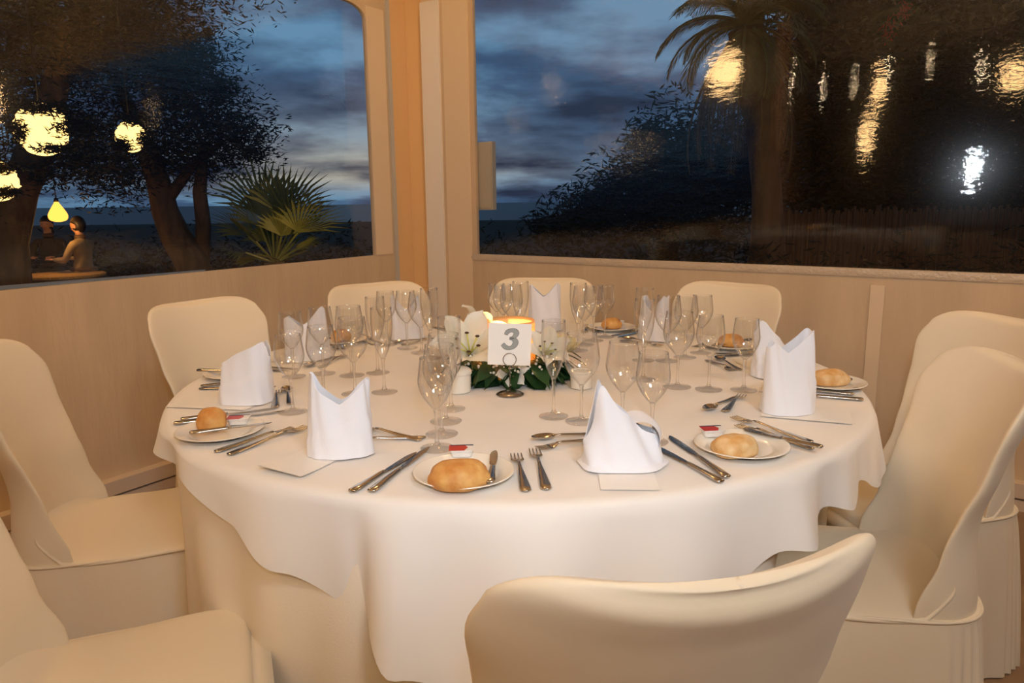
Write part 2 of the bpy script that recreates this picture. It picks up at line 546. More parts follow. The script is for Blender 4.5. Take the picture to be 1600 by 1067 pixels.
def pendant(loc, r, label):
    t = thing('pendant_lamp', label, 'lamp', loc, 0, 'pendant lamps of the dining room')
    mb = MB(); mb.lathe([(0.03, r * 0.98), (r * 0.55, r * 0.84), (r * 0.9, r * 0.4), (r, 0), (r * 0.9, -r * 0.4), (r * 0.55, -r * 0.84), (0.02, -r)], 20)
    mb.build('lamp_shade', M['pendant'], t)
    mb = MB(); mb.tube([(0, 0, r * 0.95), (0, 0, CEIL - loc[2])], 0.004, 6); mb.lathe([(0.0, 0.02), (0.04, 0.02), (0.045, 0.0), (0.0, 0.0)], 16, (0, 0, CEIL - loc[2] - 0.025))
    mb.build('cord', M['iron'], t)
    return t


PL = [((-1.62, 1.95, 2.28), 0.13, 'warm paper pendant lamp left of the table'),
      ((2.15, 1.75, 2.15), 0.16, 'warm paper pendant lamp right of the table'),
      ((-0.10, 3.00, 2.57), 0.125, 'warm paper pendant lamp high before the corner post'),
      ((-1.28, -0.28, 2.2), 0.11, 'warm paper pendant lamp behind the camera'),
      ((-0.35, -1.15, 2.28), 0.11, 'warm paper pendant lamp behind the camera, close to its neighbour'),
      ((-2.6, -1.7, 1.95), 0.15, 'warm paper pendant lamp hung low at the far left')]
for l_, r_, lb in PL: pendant(Vector(l_), r_, lb)

# added string of small bulbs behind the camera, to put sparkle on glass
sl_ = thing('sparkle_string_light', 'added string of small warm bulbs behind the camera for sparkle on the glasses', 'lamp', (0, 0, 0))
mb = MB(); pts = []
for k in range(40):
    f = k / 39; pts.append((-3.0 + 6.0 * f, 0.25 - 1.3 * sin(f * pi), 2.52 - 0.16 * abs(sin(f * pi * 3))))
mb.tube(pts, 0.005, 6); mb.build('cord', M['iron'], sl_)
for k in range(1, 39, 3):
    mb = MB(); mb.ball(Vector(pts[k]) - Vector((0, 0, 0.045)), (0.026, 0.026, 0.034), 12, 8); mb.build('bulb', M['bulb'], sl_)
# plaster pillar and beam inside the room (mirrored in the right sheet)
mb = MB(); mb.box(Vector((-1.90, 1.05, CEIL / 2)), (0.08, 0.08, CEIL / 2), Matrix.Rotation(RZ, 3, 'Z'))
tag(mb.build('trim_7', M['pillar'], smooth=False), kind='structure')


# ================================================================== TABLE
R_T = 0.90
tb = thing('banquet_table', 'round banquet table hidden under white and cream cloths', 'table', (TC.x, TC.y, 0))
mb = MB(); mb.lathe([(0, 0.755), (R_T - 0.012, 0.755), (R_T - 0.002, 0.75), (R_T - 0.002, 0.728), (R_T - 0.012, 0.722), (0, 0.722)], 72); mb.build('tabletop', M['wood'], tb, autos=40)
for k in range(4):
    a = pi / 4 + k * pi / 2
    mb = MB(); mb.tube([(0.5 * cos(a), 0.5 * sin(a), 0.722), (0.55 * cos(a), 0.55 * sin(a), 0.0)], 0.02, 10); mb.build('leg', M['iron'], tb)

HANG = [(-180, .15), (-120, .13), (-85, .10), (-63, .065), (-48, .06), (-36, .10), (-27, .155), (-19, .205), (-16.5, .22), (-12, .275), (-7, .32), (0, .355), (12, .30), (22, .20), (30, .135), (36, .145), (40, .105), (46, .13), (50, .095), (57, .14), (70, .13), (90, .12), (120, .13), (180, .15)]


def hang_r(th, d, D):
    """radius of the overlay cloth at angle th (deg) and depth d below the top"""
    f = d / 0.2
    fold = 0.015 * sin(radians(th) * 23 + 0.8) + 0.011 * sin(radians(th) * 11 + 2.0)
    fold += 0.030 * math.exp(-((th + 13) / 3.2) ** 2) - 0.024 * math.exp(-((th + 17.5) / 1.6) ** 2)
    fold += 0.024 * math.exp(-((th - 33) / 2.2) ** 2) - 0.018 * math.exp(-((th - 39) / 1.8) ** 2) + 0.022 * math.exp(-((th - 44.5) / 2.0) ** 2) - 0.018 * math.exp(-((th - 50) / 1.6) ** 2) + 0.025 * math.exp(-((th - 57) / 3.0) ** 2)
    fold += 0.03 * math.exp(-((th + 62) / 4) ** 2) + 0.02 * math.exp(-((th + 47) / 4) ** 2) - 0.02 * math.exp(-((th + 54) / 3) ** 2)
    return R_T + 0.016 + f * 0.022 + min(f, 1.4) * fold


mb = MB(); rows = []; NT = 540
tops = [0.0, 0.2, 0.4, 0.6, 0.75, 0.85, 0.885]
for rr in tops:
    rows.append([pol(max(rr, 0.001), -180 + 360 * i / NT, TZ - 0.0015 + (0 if rr > 0 else 0)) for i in range(NT)])
for k, (rr, dz) in enumerate(((0.899, 0.0012), (0.909, 0.005), (0.915, 0.012))):
    rows.append([pol(rr, -180 + 360 * i / NT, TZ - dz) for i in range(NT)])
for k in range(1, 15):
    row = []
    for i in range(NT):
        th = -180 + 360 * i / NT; D = lerp_list(HANG, th)
        d = 0.012 + (D - 0.012) * k / 14
        row.append(pol(hang_r(th, d, D), th, TZ - d))
    rows.append(row)
mb.grid(rows, True)
ov = mb.build('tablecloth', M['cloth'])
tag(ov, 'white linen overlay cloth draped over the round table, hanging lowest at the front', 'tablecloth')

CHAIRS_NEAR = []
# chairs: (angle round table, radius of seat centre, turn offset deg, label)
CH = [(0.125, 0.915, 13.3, 'ivory covered chair in the foreground with its back to the camera'),
      (-0.69, 1.10, -68.9, 'ivory covered chair at the bottom left corner, pulled out from the table'),
      (-0.997, 1.787, -72.0, 'ivory covered chair at the left edge, facing the table from the left'),
      (-0.86, 2.40, -122.0, 'ivory covered chair against the left wall behind the fan-like napkin'),
      (-0.413, 2.818, -144.0, 'ivory covered chair before the white corner post'),
      (0.105, 2.89, 172.5, 'ivory covered chair at the back, directly behind the orange candle'),
      (0.685, 2.69, 136.0, 'ivory covered chair before the right wall at the back right'),
      (1.075, 1.93, 101.0, 'ivory covered chair standing alone at the right edge by the wall'),
      (0.73, 1.516, 79.0, 'ivory covered chair at the right edge, right of the foreground chair')]

mb = MB(); rows = []
for k in range(13):
    f = k / 12; z = 0.757 - 0.745 * f; row = []
    for i in range(NT):
        th = -180 + 360 * i / NT
        rr = R_T + 0.006 + f * 0.012 + f * (0.017 * sin(radians(th) * 31 + 0.6 * sin(radians(th) * 5)) + 0.011 * sin(radians(th) * 13 + 1.0))
        push = 0.0
        for (qx, qy, _, _) in CH:
            ca = math.degrees(atan2(qx - TC.x, TC.y - qy)); cr = sqrt((qx - TC.x) ** 2 + (qy - TC.y) ** 2)
            dth = (th - ca + 180) % 360 - 180
            front = cr - 0.255
            want = max(0.0, (rr - front)) * math.exp(-(dth / 17.0) ** 4)
            push = max(push, want)
        rr -= push * min(1.0, max(0.0, (0.76 - z) / 0.26))
        row.append(pol(rr, th, z))
    rows.append(row)
mb.grid(rows, True)
tag(mb.build('under_cloth', M['undercloth']), 'cream floor-length under cloth hanging in pleats below the white overlay cloth', 'tablecloth')


# ================================================================== CHAIRS
def loft(rows_def, seg=44, m=5.0):
    """rows_def: (y, z, ny, nz, halfwidth, thickness, wrap) -> closed sections across x"""
    rows = []
    for (y, z, ny, nz, hw, th, wrap) in rows_def:
        row = []
        for k in range(seg):
            a = 2 * pi * k / seg
            x = hw * sgnpow(cos(a), 2.0 / 3.2)
            t = 0.5 * th * sgnpow(sin(a), 2.0 / 2.4)
            w = wrap * (x / 0.22) ** 2
            row.append(Vector((x, y + ny * (t + w), z + nz * (t + w))))
        rows.append(row)
    return rows


def chair_parts(parent):
    # ---- backrest
    zt = 0.912; rd = []
    cl = [(0.405, -0.203), (0.55, -0.212), (0.65, -0.230), (0.75, -0.256), (0.85, -0.292), (0.912, -0.322)]
    for k in range(35):
        u = k / 34; z = 0.407 + (zt - 0.407) * sin(u * pi / 2) ** 0.9
        for (za, ya), (zb, yb) in zip(cl, cl[1:]):
            if za <= z <= zb + 1e-6:
                y = ya + (yb - ya) * (z - za) / (zb - za); sl = (yb - ya) / (zb - za)
        nrm = Vector((0, 1, -sl)).normalized()
        base = lerp_list([(0.41, 0.196), (0.45, 0.203), (0.52, 0.199), (0.60, 0.200), (0.72, 0.217), (0.82, 0.234), (0.92, 0.240)], z)
        z0 = 0.70; n = 3.6
        top = 1.0
        if z > z0:
            q = min(1.0, (z - z0) / (zt - z0)); top = max(0.0, 1 - q ** n) ** (1 / n)
        hw = max(base * top, 0.004)
        th = 0.042 * max(0.30, min(1.0, (zt - z) / 0.02))
        wrap = lerp_list([(0.41, 0.15), (0.46, 0.14), (0.56, 0.108), (0.72, 0.075), (0.92, 0.072)], z)
        rd.append((y, z, nrm.y, nrm.z, hw, th, wrap))
    rows = loft(rd, 64)
    for row in rows:      # the stretched cover runs from the rim straight down to the rear of the seat
        z = row[0].z; bl = max(0.0, min(1.0, (0.70 - z) / 0.24)); bl = bl * bl * (3 - 2 * bl)
        for k, v in enumerate(row):
            if k > 32:
                per = -0.234 * max(0.0, 1 - (abs(v.x) / 0.210) ** 3.6) ** 0.28
                if per < v.y: v.y += (per - v.y) * bl * min(1.0, (k - 32) / 3, (64 - k) / 3)
    mb = MB(); mb.grid(rows, True, cap=True); mb.build('backrest', M['cover'], parent)
    # ---- seat, curving up into the backrest
    prof = [(0.222, 0.395, 0.185), (0.236, 0.425, 0.198), (0.222, 0.448, 0.205), (0.16, 0.458, 0.213), (0.03, 0.452, 0.214), (-0.07, 0.452, 0.209),
            (-0.13, 0.458, 0.203), (-0.175, 0.472, 0.196), (-0.200, 0.500, 0.190)]
    pr = crom(prof, 4); rd = []
    for i, (y, z, hw) in enumerate(pr):
        a = pr[max(i - 1, 0)]; b = pr[min(i + 1, len(pr) - 1)]
        t = Vector((0, b[0] - a[0], b[1] - a[1])).normalized(); nrm = Vector((0, t.z, -t.y))
        if nrm.z < 0 and i < 25: nrm = -nrm
        wrap = 0.0 if y > -0.1 else min(1, (-0.1 - y) / 0.09) * 0.09
        rd.append((y - nrm.y * 0.017, z - nrm.z * 0.017, nrm.y, nrm.z, hw, 0.034, wrap))
    mb = MB(); mb.grid(loft(rd), True, cap=True); mb.build('seat', M['cover'], parent)
    # ---- skirt: starts tight under the seat and falls in box pleats
    mb = MB(); rows = []; seg = 240
    for k in range(16):
        f = max(0.0, (k - 3) / 12); z = 0.440 * (1 - f) + 0.004 * f; row = []
        ins = (0.80, 0.97, 1.0)[k] if k < 3 else 1.0
        if k < 3: z = (0.436, 0.440, 0.441)[k]
        for i in range(seg):
            a = 2 * pi * i / seg
            x = 0.207 * sgnpow(cos(a), 0.5); y = 0.0 + 0.228 * sgnpow(sin(a), 0.5)
            corner = abs(sin(2 * a)) ** 4
            g = f ** 0.8
            k2 = ins * (1 + 0.13 * g + g * 0.022 * sin(a * 15 + 1.1 * sin(a * 3)) + g * 0.012 * sin(a * 29 + 2 * f) + g * corner * 0.05 * sin(a * 40))
            if y < 0: y *= 1.05
            row.append(Vector((x * k2, y * k2, z)))
        rows.append(row)
    mb.grid(rows, True); mb.build('skirt', M['cover'], parent)
    # ---- seam piping between seat and skirt
    mb = MB(); pts = []
    for i in range(91):
        a = 2 * pi * i / 90
        y = 0.229 * sgnpow(sin(a), 0.5); y *= 1.05 if y < 0 else 1
        pts.append((0.208 * sgnpow(cos(a), 0.5), y, 0.438))
    mb.tube(pts, 0.0035, 6, cap=False); mb.build('seam', M['cover'], parent)


proto = None
for i, (qx, qy, off, lb) in enumerate(CH):
    loc = Vector((qx, qy, 0)); rz = radians(off)
    if proto is None:
        proto = thing('banquet_chair', lb, 'chair', loc, rz, 'chairs around the table'); chair_parts(proto)
    else:
        dup(proto, loc, rz, lb)


# ================================================================== GLASSWARE
def glass_kind(kind, parent):
    H, rmax, rrim, hst, rf = {'flute': (0.222, 0.0275, 0.0265, 0.088, 0.034), 'large': (0.200, 0.040, 0.033, 0.082, 0.036),
                              'medium': (0.194, 0.0365, 0.030, 0.084, 0.035), 'small': (0.186, 0.0345, 0.029, 0.080, 0.034)}[kind]
    hb = H - hst
    if kind == 'flute':
        outer = [(0.0045, hst), (0.008, hst + 0.006), (0.016, hst + 0.025), (0.0235, hst + 0.05), (rmax, hst + 0.085), (rmax, hst + 0.105), (rrim, H)]
    else:
        outer = [(0.0045, hst), (0.008, hst + 0.004), (0.0155, hst + 0.013), (rmax * 0.70, hst + hb * 0.235), (rmax * 0.91, hst + hb * 0.38), (rmax, hst + hb * 0.53),
                 (rmax * 0.97, hst + hb * 0.65), (rmax * 0.90, hst + hb * 0.83), (rrim, H)]
    outer = crom(outer, 4)
    inner = [(max(0.0, r - 0.0011), z + (0.004 if i == 0 else 0.0011 * (1 - i / len(outer)))) for i, (r, z) in enumerate(outer)]
    inner[0] = (0.0, outer[0][1] + 0.004)
    mb = MB(); mb.lathe(outer + inner[::-1], 36); mb.build('bowl', M['bowl'], parent)
    mb = MB(); mb.lathe(crom([(0.0, hst + 0.0035), (0.0052, hst + 0.0012), (0.0042, hst - 0.008), (0.0034, hst * 0.62), (0.0034, hst * 0.4), (0.0045, hst * 0.18), (0.0075, 0.0085), (0.0, 0.0085)], 3), 18)
    mb.build('stem', M['glass'], parent)
    mb = MB(); mb.lathe([(0.0, 0.0085), (0.0075, 0.0080), (0.015, 0.0048), (0.026, 0.0030), (rf - 0.001, 0.0024), (rf, 0.0015), (rf - 0.001, 0.0006), (0.0, 0.0004)], 36)
    mb.build('foot', M['glass'], parent)


PLACE = {1: (13.8, 'front place with slumped napkin'), 2: (-27.5, 'front-left place with rabbit-eared napkin'), 3: (-67.3, 'left place with fan-like napkin'),
         4: (-110.0, 'back-left place by the left wall'), 5: (-148.0, 'back place before the corner post'), 6: (171.8, 'back place behind the candle'),
         7: (134.0, 'back-right place by the right wall'), 8: (96.0, 'far right place'), 9: (55.5, 'front-right place with tall napkin')}
GK = ['flute', 'large', 'medium', 'small']
GL = {'flute': 'tall champagne flute', 'large': 'large clear wine glass', 'medium': 'medium clear wine glass', 'small': 'small clear wine glass'}
GO = {'flute': 'innermost', 'large': 'second in row', 'medium': 'third in row', 'small': 'outermost'}
tmpl = {'flute': (0.40, 12), 'large': (0.47, 14), 'medium': (0.555, 13), 'small': (0.64, 12)}
XY = {  # feet measured on the table for the near places
    1: {'flute': (0.093, 1.620), 'large': (0.152, 1.578), 'medium': (0.232, 1.506), 'small': (0.281, 1.432)},
    9: {'flute': (0.357, 1.960), 'large': (0.431, 1.873), 'medium': (0.505, 1.843), 'small': (0.592, 1.832)},
    2: {'small': (-0.152, 1.408), 'medium': (-0.151, 1.498), 'large': (-0.150, 1.590), 'flute': (-0.146, 1.690)},
    3: {'small': (-0.519, 1.681), 'medium': (-0.462, 1.751), 'large': (-0.405, 1.842), 'flute': (-0.332, 1.855)},
    4: {'small': (-0.62, 2.04), 'medium': (-0.545, 2.075), 'large': (-0.457, 2.046), 'flute': (-0.388, 2.075)},
    5: {'small': (-0.43, 2.50), 'medium': (-0.353, 2.44), 'large': (-0.295, 2.36), 'flute': (-0.255, 2.27)},
    6: {'small': (-0.055, 2.70), 'medium': (-0.03, 2.60), 'large': (0.0, 2.52), 'flute': (0.03, 2.43)},
    7: {'small': (0.333, 2.60), 'medium': (0.285, 2.53), 'large': (0.243, 2.456), 'flute': (0.215, 2.36)},
    8: {'small': (0.60, 2.30), 'medium': (0.535, 2.235), 'large': (0.47, 2.19), 'flute': (0.40, 2.20)}}
protos = {}
for s in range(1, 10):
    for kd in GK:
        x, y = XY[s][kd]
        loc = Vector((x, y, TZ)); rz = random.random() * 6
        lb = '%s, %s, %s' % (GL[kd], GO[kd], PLACE[s][1])
        nm = 'champagne_flute' if kd == 'flute' else 'wine_glass'
        grp = 'champagne flutes on the table' if kd == 'flute' else kd + ' wine glasses on the table'
        if kd not in protos:
            protos[kd] = thing(nm, lb, 'glass', loc, rz, grp); glass_kind(kd, protos[kd])
        else:
            dup(protos[kd], loc, rz, lb, grp)


# ================================================================== CUTLERY  (local +y = towards the working end, length measured)
def fork_parts(parent, Ln):
    mb = MB(); hl = Ln * 0.66
    rows = []
    for y, w, z, t in ((0, 0.0040, 0.0022, 0.0016), (0.004, 0.0098, 0.0024, 0.0020), (0.02, 0.0100, 0.0030, 0.0022), (hl * 0.5, 0.0072, 0.0045, 0.0024), (hl * 0.8, 0.0038, 0.0075, 0.0024), (hl, 0.0030, 0.0095, 0.0024), (hl + 0.012, 0.0036, 0.009, 0.0022)):
        rows.append([Vector((w * cos(a), y, z + t * sin(a))) for a in [2 * pi * k / 10 for k in range(10)]])
    mb.grid(rows, True, cap=True); mb.build('handle', M['steel'], parent)
    mb = MB(); rows = []
    y0 = hl + 0.008; Wd = 0.0125
    hd = Ln - y0; root = y0 + hd * 0.42

    def zc(y):
        q = (y - y0) / hd
        return 0.0088 - 0.0062 * sin(min(1, q * 1.3) * pi / 2) + 0.006 * max(0, q - 0.55)
    for y, w in ((y0, 0.0034), (y0 + hd * 0.10, 0.0062), (y0 + hd * 0.22, 0.0108), (y0 + hd * 0.33, Wd), (root, Wd)):
        rows.append([Vector((w * cos(a), y, zc(y) + 0.0012 * sin(a))) for a in [2 * pi * k / 10 for k in range(10)]])
    mb.grid(rows, True, cap=True)
    for k in range(4):
        xc = -Wd + 0.0019 + k * (2 * Wd - 0.0038) / 3
        rows = []
        for q in (0.0, 0.35, 0.7, 0.92, 1.0):
            y = root - 0.002 + (Ln - root + 0.002) * q; w = 0.0019 * (1 - 0.35 * q) * (0.3 if q == 1 else 1)
            rows.append([Vector((xc * (1 - 0.06 * q) + w * cos(a), y, zc(y) + 0.0010 * sin(a))) for a in [2 * pi * j / 6 for j in range(6)]])
        mb.grid(rows, True, cap=True)
    mb.build('tines', M['steel'], parent)


def knife_parts(parent, Ln, butter=False):
    hl = Ln * (0.50 if butter else 0.47); mb = MB(); rows = []
    for y, w, t in ((0, 0.0055, 0.0022), (0.003, 0.0085, 0.0036), (0.02, 0.0088, 0.0038), (hl * 0.55, 0.0068, 0.0036), (hl * 0.9, 0.0056, 0.0034), (hl, 0.0050, 0.0030)):
        rows.append([Vector((w * cos(a), y, 0.004 + t * sin(a))) for a in [2 * pi * k / 12 for k in range(12)]])
    mb.grid(rows, True, cap=True); mb.build('handle', M['steel'], parent)
    mb = MB(); bl = Ln - hl; out = []
    for q, xl, xr in ((0, -0.0045, 0.0045), (0.08, -0.0048, 0.0052), (0.14, -0.0065, 0.0062), (0.45, -0.0080, 0.0068), (0.75, -0.0088, 0.0060), (0.92, -0.0068, 0.0040), (1.0, -0.0015, 0.0008)):
        y = hl - 0.002 + (bl + 0.002) * q
        out.append([Vector((xl, y, 0.0028)), Vector((xl * 0.4, y, 0.0038)), Vector((xr, y, 0.0042)), Vector((xr, y, 0.0026)), Vector((xl * 0.4, y, 0.0022))])
    mb.grid(out, True, cap=True); mb.build('blade', M['steel'], parent, autos=50)


def spoon_parts(parent, Ln):
    mb = MB(); hl = Ln * 0.72; rows = []
    for y, w, z, t in ((0, 0.0035, 0.002, 0.0014), (0.004, 0.0080, 0.0022, 0.0018), (0.018, 0.0082, 0.0028, 0.002), (hl * 0.5, 0.0056, 0.0042, 0.0022), (hl * 0.85, 0.0030, 0.0075, 0.0022), (hl + 0.004, 0.0032, 0.0085, 0.0018)):
        rows.append([Vector((w * cos(a), y, z + t * sin(a))) for a in [2 * pi * k / 10 for k in range(10)]])
    mb.grid(rows, True, cap=True); mb.build('handle', M['steel'], parent)
    mb = MB(); c_y = hl + (Ln - hl) / 2; ly = (Ln - hl) / 2 + 0.003; rows = []; rows2 = []
    for lift, rs in ((0.0, rows), (0.0011, rows2)):
        for i in range(7):
            f = i / 6
            rs.append([Vector((0.0155 * f * cos(a) * (1 - 0.15 * sin(a)), c_y + ly * f * sin(a), 0.0012 + lift + 0.0068 * f * f)) for a in [2 * pi * k / 20 for k in range(20)]])
    mb.grid(rows[1:], True); mb.grid(rows2[1:][::-1], True)
    mb.add(rows[1], [tuple(range(20))]); mb.add(rows2[1], [tuple(range(20))])
    mb.grid([rows[-1], rows2[-1]], True)
    mb.build('spoon_bowl', M['steel'], parent)


cproto = {}
CUT = {'dinner_fork': (lambda p: fork_parts(p, 0.205), 0.205, 'fork'), 'starter_fork': (lambda p: fork_parts(p, 0.185), 0.185, 'fork'),
       'dinner_knife': (lambda p: knife_parts(p, 0.240), 0.240, 'knife'), 'starter_knife': (lambda p: knife_parts(p, 0.215), 0.215, 'knife'),
       'butter_knife': (lambda p: knife_parts(p, 0.165, True), 0.165, 'knife'),
       'dessert_fork': (lambda p: fork_parts(p, 0.165), 0.165, 'fork'), 'dessert_spoon': (lambda p: spoon_parts(p, 0.165), 0.165, 'spoon')}


def lay(kind, A, B, label, z=TZ):
    """lay a piece with its handle end at A, working end towards B"""
    fn, Ln, cat = CUT[kind]
    d = Vector((B[0] - A[0], B[1] - A[1])); m = Vector(((A[0] + B[0]) / 2, (A[1] + B[1]) / 2))
    d.normalize(); p = m - d * Ln / 2
    rz = atan2(d.y, d.x) - pi / 2; loc = Vector((p.x, p.y, z))
    grp = kind.replace('_', ' ') + ('ves' if False else '') + ' laid at the places'
    if kind not in cproto:
        cproto[kind] = thing(kind, label, cat, loc, rz, grp); fn(cproto[kind])
    else:
        dup(cproto[kind], loc, rz, label, grp)


def px(a, b):
    p = on_table(a, b); return (p.x, p.y)


def loc2(s, r, off):
    p = pol(r, PLACE[s][0] + off); return (p.x, p.y)


MEAS = {
    1: {'dinner_knife': (px(1138, 751), px(1045, 684)), 'starter_knife': (px(1118, 752), px(1028, 703)), 'dinner_fork': (px(858, 780), px(832, 697)), 'starter_fork': (px(825, 781), px(804, 706)),
        'butter_knife': (px(766, 770), px(774, 719)), 'dessert_fork': (px(938, 688), px(852, 703)), 'dessert_spoon': (px(930, 680), px(852, 688))},
    2: {'dinner_knife': (px(580, 772), px(671, 702)), 'starter_knife': (px(553, 770), px(648, 712)), 'dinner_fork': (px(346, 717), px(488, 667)), 'starter_fork': (px(325, 712), px(468, 670)),
        'butter_knife': (px(290, 691), px(432, 672)), 'dessert_fork': (px(647, 688), px(573, 674)), 'dessert_spoon': (px(640, 687), px(566, 692))},
    3: {'dinner_knife': (px(282, 664), px(436, 646)), 'starter_knife': (px(280, 659), px(437, 639)), 'dinner_fork': (px(305, 609), px(436, 609)), 'starter_fork': (px(307, 605), px(432, 596)),
        'butter_knife': (px(303, 588), px(400, 590)), 'dessert_fork': (px(430, 638), px(434, 614)), 'dessert_spoon': (px(454, 636), px(447, 607))},
    9: {'dinner_fork': (px(1282, 698), px(1135, 652)), 'starter_fork': (px(1270, 704), px(1152, 668)), 'butter_knife': (px(1262, 708), px(1180, 688)),
        'dinner_knife': (px(1344, 627), px(1190, 615)), 'starter_knife': (px(1337, 619), px(1190, 606)), 'dessert_fork': (px(1126, 651), px(1165, 615)), 'dessert_spoon': (px(1147, 624), px(1106, 643))}}
CL = {'dinner_fork': 'large steel fork', 'starter_fork': 'outer steel fork, slightly shorter', 'dinner_knife': 'large steel table knife', 'starter_knife': 'outer steel knife, slightly shorter',
      'butter_knife': 'small steel butter knife across the bread plate', 'dessert_fork': 'small steel dessert fork above the napkin', 'dessert_spoon': 'small steel dessert spoon above the napkin'}
for s in range(1, 10):
    for kd in CUT:
        if s in MEAS: A, B = MEAS[s][kd]
        else:
            th = {'dinner_knife': ((.885, 9), (.655, 12)), 'starter_knife': ((.885, 11.0), (.66, 15)), 'dinner_fork': ((.885, -10.5), (.67, -14)), 'starter_fork': ((.88, -13), (.68, -17.5)),
                  'butter_knife': ((.885, -17.2), (.73, -19)), 'dessert_fork': ((.60, 9), (.615, -7)), 'dessert_spoon': ((.64, -5), (.64, 10))}[kd]
            A, B = loc2(s, *th[0]), loc2(s, *th[1])
        z = TZ + (0.0135 if kd == 'butter_knife' else 0.0)
        lay(kd, A, B, '%s at the %s' % (CL[kd], PLACE[s][1]), z)

# ================================================================== PLATES, BREAD, BUTTER, MENUS, NAPKINS
BREAD_XY = {1: px(725, 747), 9: px(1158, 704), 2: px(345, 680), 3: loc2(3, .80, -24), 4: loc2(4, .80, -20), 5: loc2(5, .80, -20), 6: loc2(6, .80, -19), 7: loc2(7, .79, -18), 8: px(1296, 604)}
plate0 = None
for s in range(1, 10):
    x, y = BREAD_XY[s]; loc = Vector((x, y, TZ)); lb = 'small white bread plate at the %s' % PLACE[s][1]
    if plate0 is None:
        plate0 = MB().lathe(crom([(0.0, 0.002), (0.05, 0.002), (0.053, 0.0), (0.056, 0.0015), (0.062, 0.004), (0.088, 0.0125), (0.0905, 0.0140), (0.0895, 0.0150), (0.085, 0.0140), (0.062, 0.0065), (0.055, 0.0045), (0.0, 0.0045)], 2), 48).build('bread_plate', M['china'], loc=loc)
        p = plate0
    else:
        p = plate0.copy(); COL.objects.link(p); p.location = loc
    tag(p, lb, 'plate', 'bread plates')


def roll_mesh(seed, rx, ry, rz):
    rnd = random.Random(seed); ph = rnd.random() * 10

    def fn(d):
        q = 1 + 0.10 * mnoise.noise(Vector((d.x * 1.4 + ph, d.y * 1.4, d.z * 1.4))) + 0.035 * mnoise.noise(Vector((d.x * 4 + ph, d.y * 4, d.z * 4)))
        if d.z < -0.55: q *= (0.55 / -d.z) ** 0.9
        q *= 1 - 0.10 * abs(d.x) ** 4
        return q
    return MB().ball((0, 0, rz * 0.56), (rx, ry, rz), 40, 26, fn=fn)


BR = {1: (0.058, 0.042, 0.029, 'crust', 'plump golden bread roll'), 9: (0.050, 0.034, 0.0245, 'crust_pale', 'torn-ended pale bread roll'), 2: (0.034, 0.033, 0.029, 'crust', 'round golden bread roll'),
      3: (0.045, 0.035, 0.026, 'crust', 'golden bread roll half hidden by the napkin'), 4: (0.042, 0.036, 0.027, 'crust', 'dark golden bread roll seen through glasses'), 5: (0.05, 0.036, 0.026, 'crust', 'brown bread roll left of the candle'),
      6: (0.042, 0.032, 0.026, 'crust', 'golden bread roll right of the candle'), 7: (0.046, 0.034, 0.026, 'crust', 'golden bread roll seen through a wine glass'), 8: (0.055, 0.036, 0.025, 'crust_pale', 'long pale bread roll on the right table edge')}
BP = {1: px(717, 764), 9: px(1148, 715), 2: px(332, 674)}
for s in range(1, 10):
    rx, ry, rz, mt, lb = BR[s]
    x, y = BP.get(s, BREAD_XY[s])
    o = roll_mesh(s * 3, rx, ry, rz).build('bread_roll', M[mt], loc=Vector((x, y, TZ + 0.0058)), rotz={1: 0.15, 9: 0.2, 2: 0.1, 8: 0.1}.get(s, radians(PLACE[s][0]) + 0.4))
    tag(o, '%s on the plate at the %s' % (lb, PLACE[s][1]) if s not in (3, 4, 5, 6, 7, 8) else '%s, %s' % (lb, PLACE[s][1]), 'bread', 'bread rolls')

# butter portions
BT = {1: (px(722, 722), 0.05), 9: (px(1113, 690), 0.1), 2: (px(374, 668), 0.12), 6: (px(965, 513), 0.0)}
for s, ((x, y), rz) in BT.items():
    on = {1: 'behind the golden roll at the front place', 9: 'beside the pale roll at the front-right place', 2: 'beside the round roll at the front-left place', 6: 'by the roll right of the candle'}[s]
    t = thing('butter_portion', ('little red, white and navy butter portion ' if s != 6 else 'little white butter portion ') + on, 'butter', (x, y, TZ + (0.012 if s != 2 else 0.0075)), rz, 'butter portions')
    mb = MB(); rows = []
    for z, a, b in ((0, 0.019, 0.0125), (0.002, 0.0195, 0.013), (0.012, 0.022, 0.0155), (0.0135, 0.024, 0.0175), (0.0145, 0.024, 0.0175)):
        rows.append([Vector((a * sgnpow(cos(q), 0.4), b * sgnpow(sin(q), 0.4), z)) for q in [2 * pi * k / 24 for k in range(24)]])
    mb.grid(rows, True, cap=True); mb.build('tub', M['butter_white'], t)
    mb = MB(); z = 0.0150
    mb.add([(-0.024, -0.017, z), (0.005, -0.017, z), (0.012, 0.0, z), (0.005, 0.017, z), (-0.024, 0.017, z)], [(0, 1, 2, 3, 4)], 0)
    mb.add([(0.005, -0.017, z), (0.024, -0.017, z), (0.024, 0.017, z), (0.005, 0.017, z), (0.012, 0, z)], [(0, 1, 2, 4), (4, 2, 3)], 1)
    mb.add([(-0.022, 0.011, z + 0.0004), (0.022, 0.011, z + 0.0004), (0.022, 0.0165, z + 0.0004), (-0.022, 0.0165, z + 0.0004)], [(0, 1, 2, 3)], 2)
    mb.build('foil_lid', [M['butter_red'] if s != 6 else M['butter_white'], M['butter_white'], M['butter_navy'] if s != 6 else M['butter_white']], t, smooth=False)


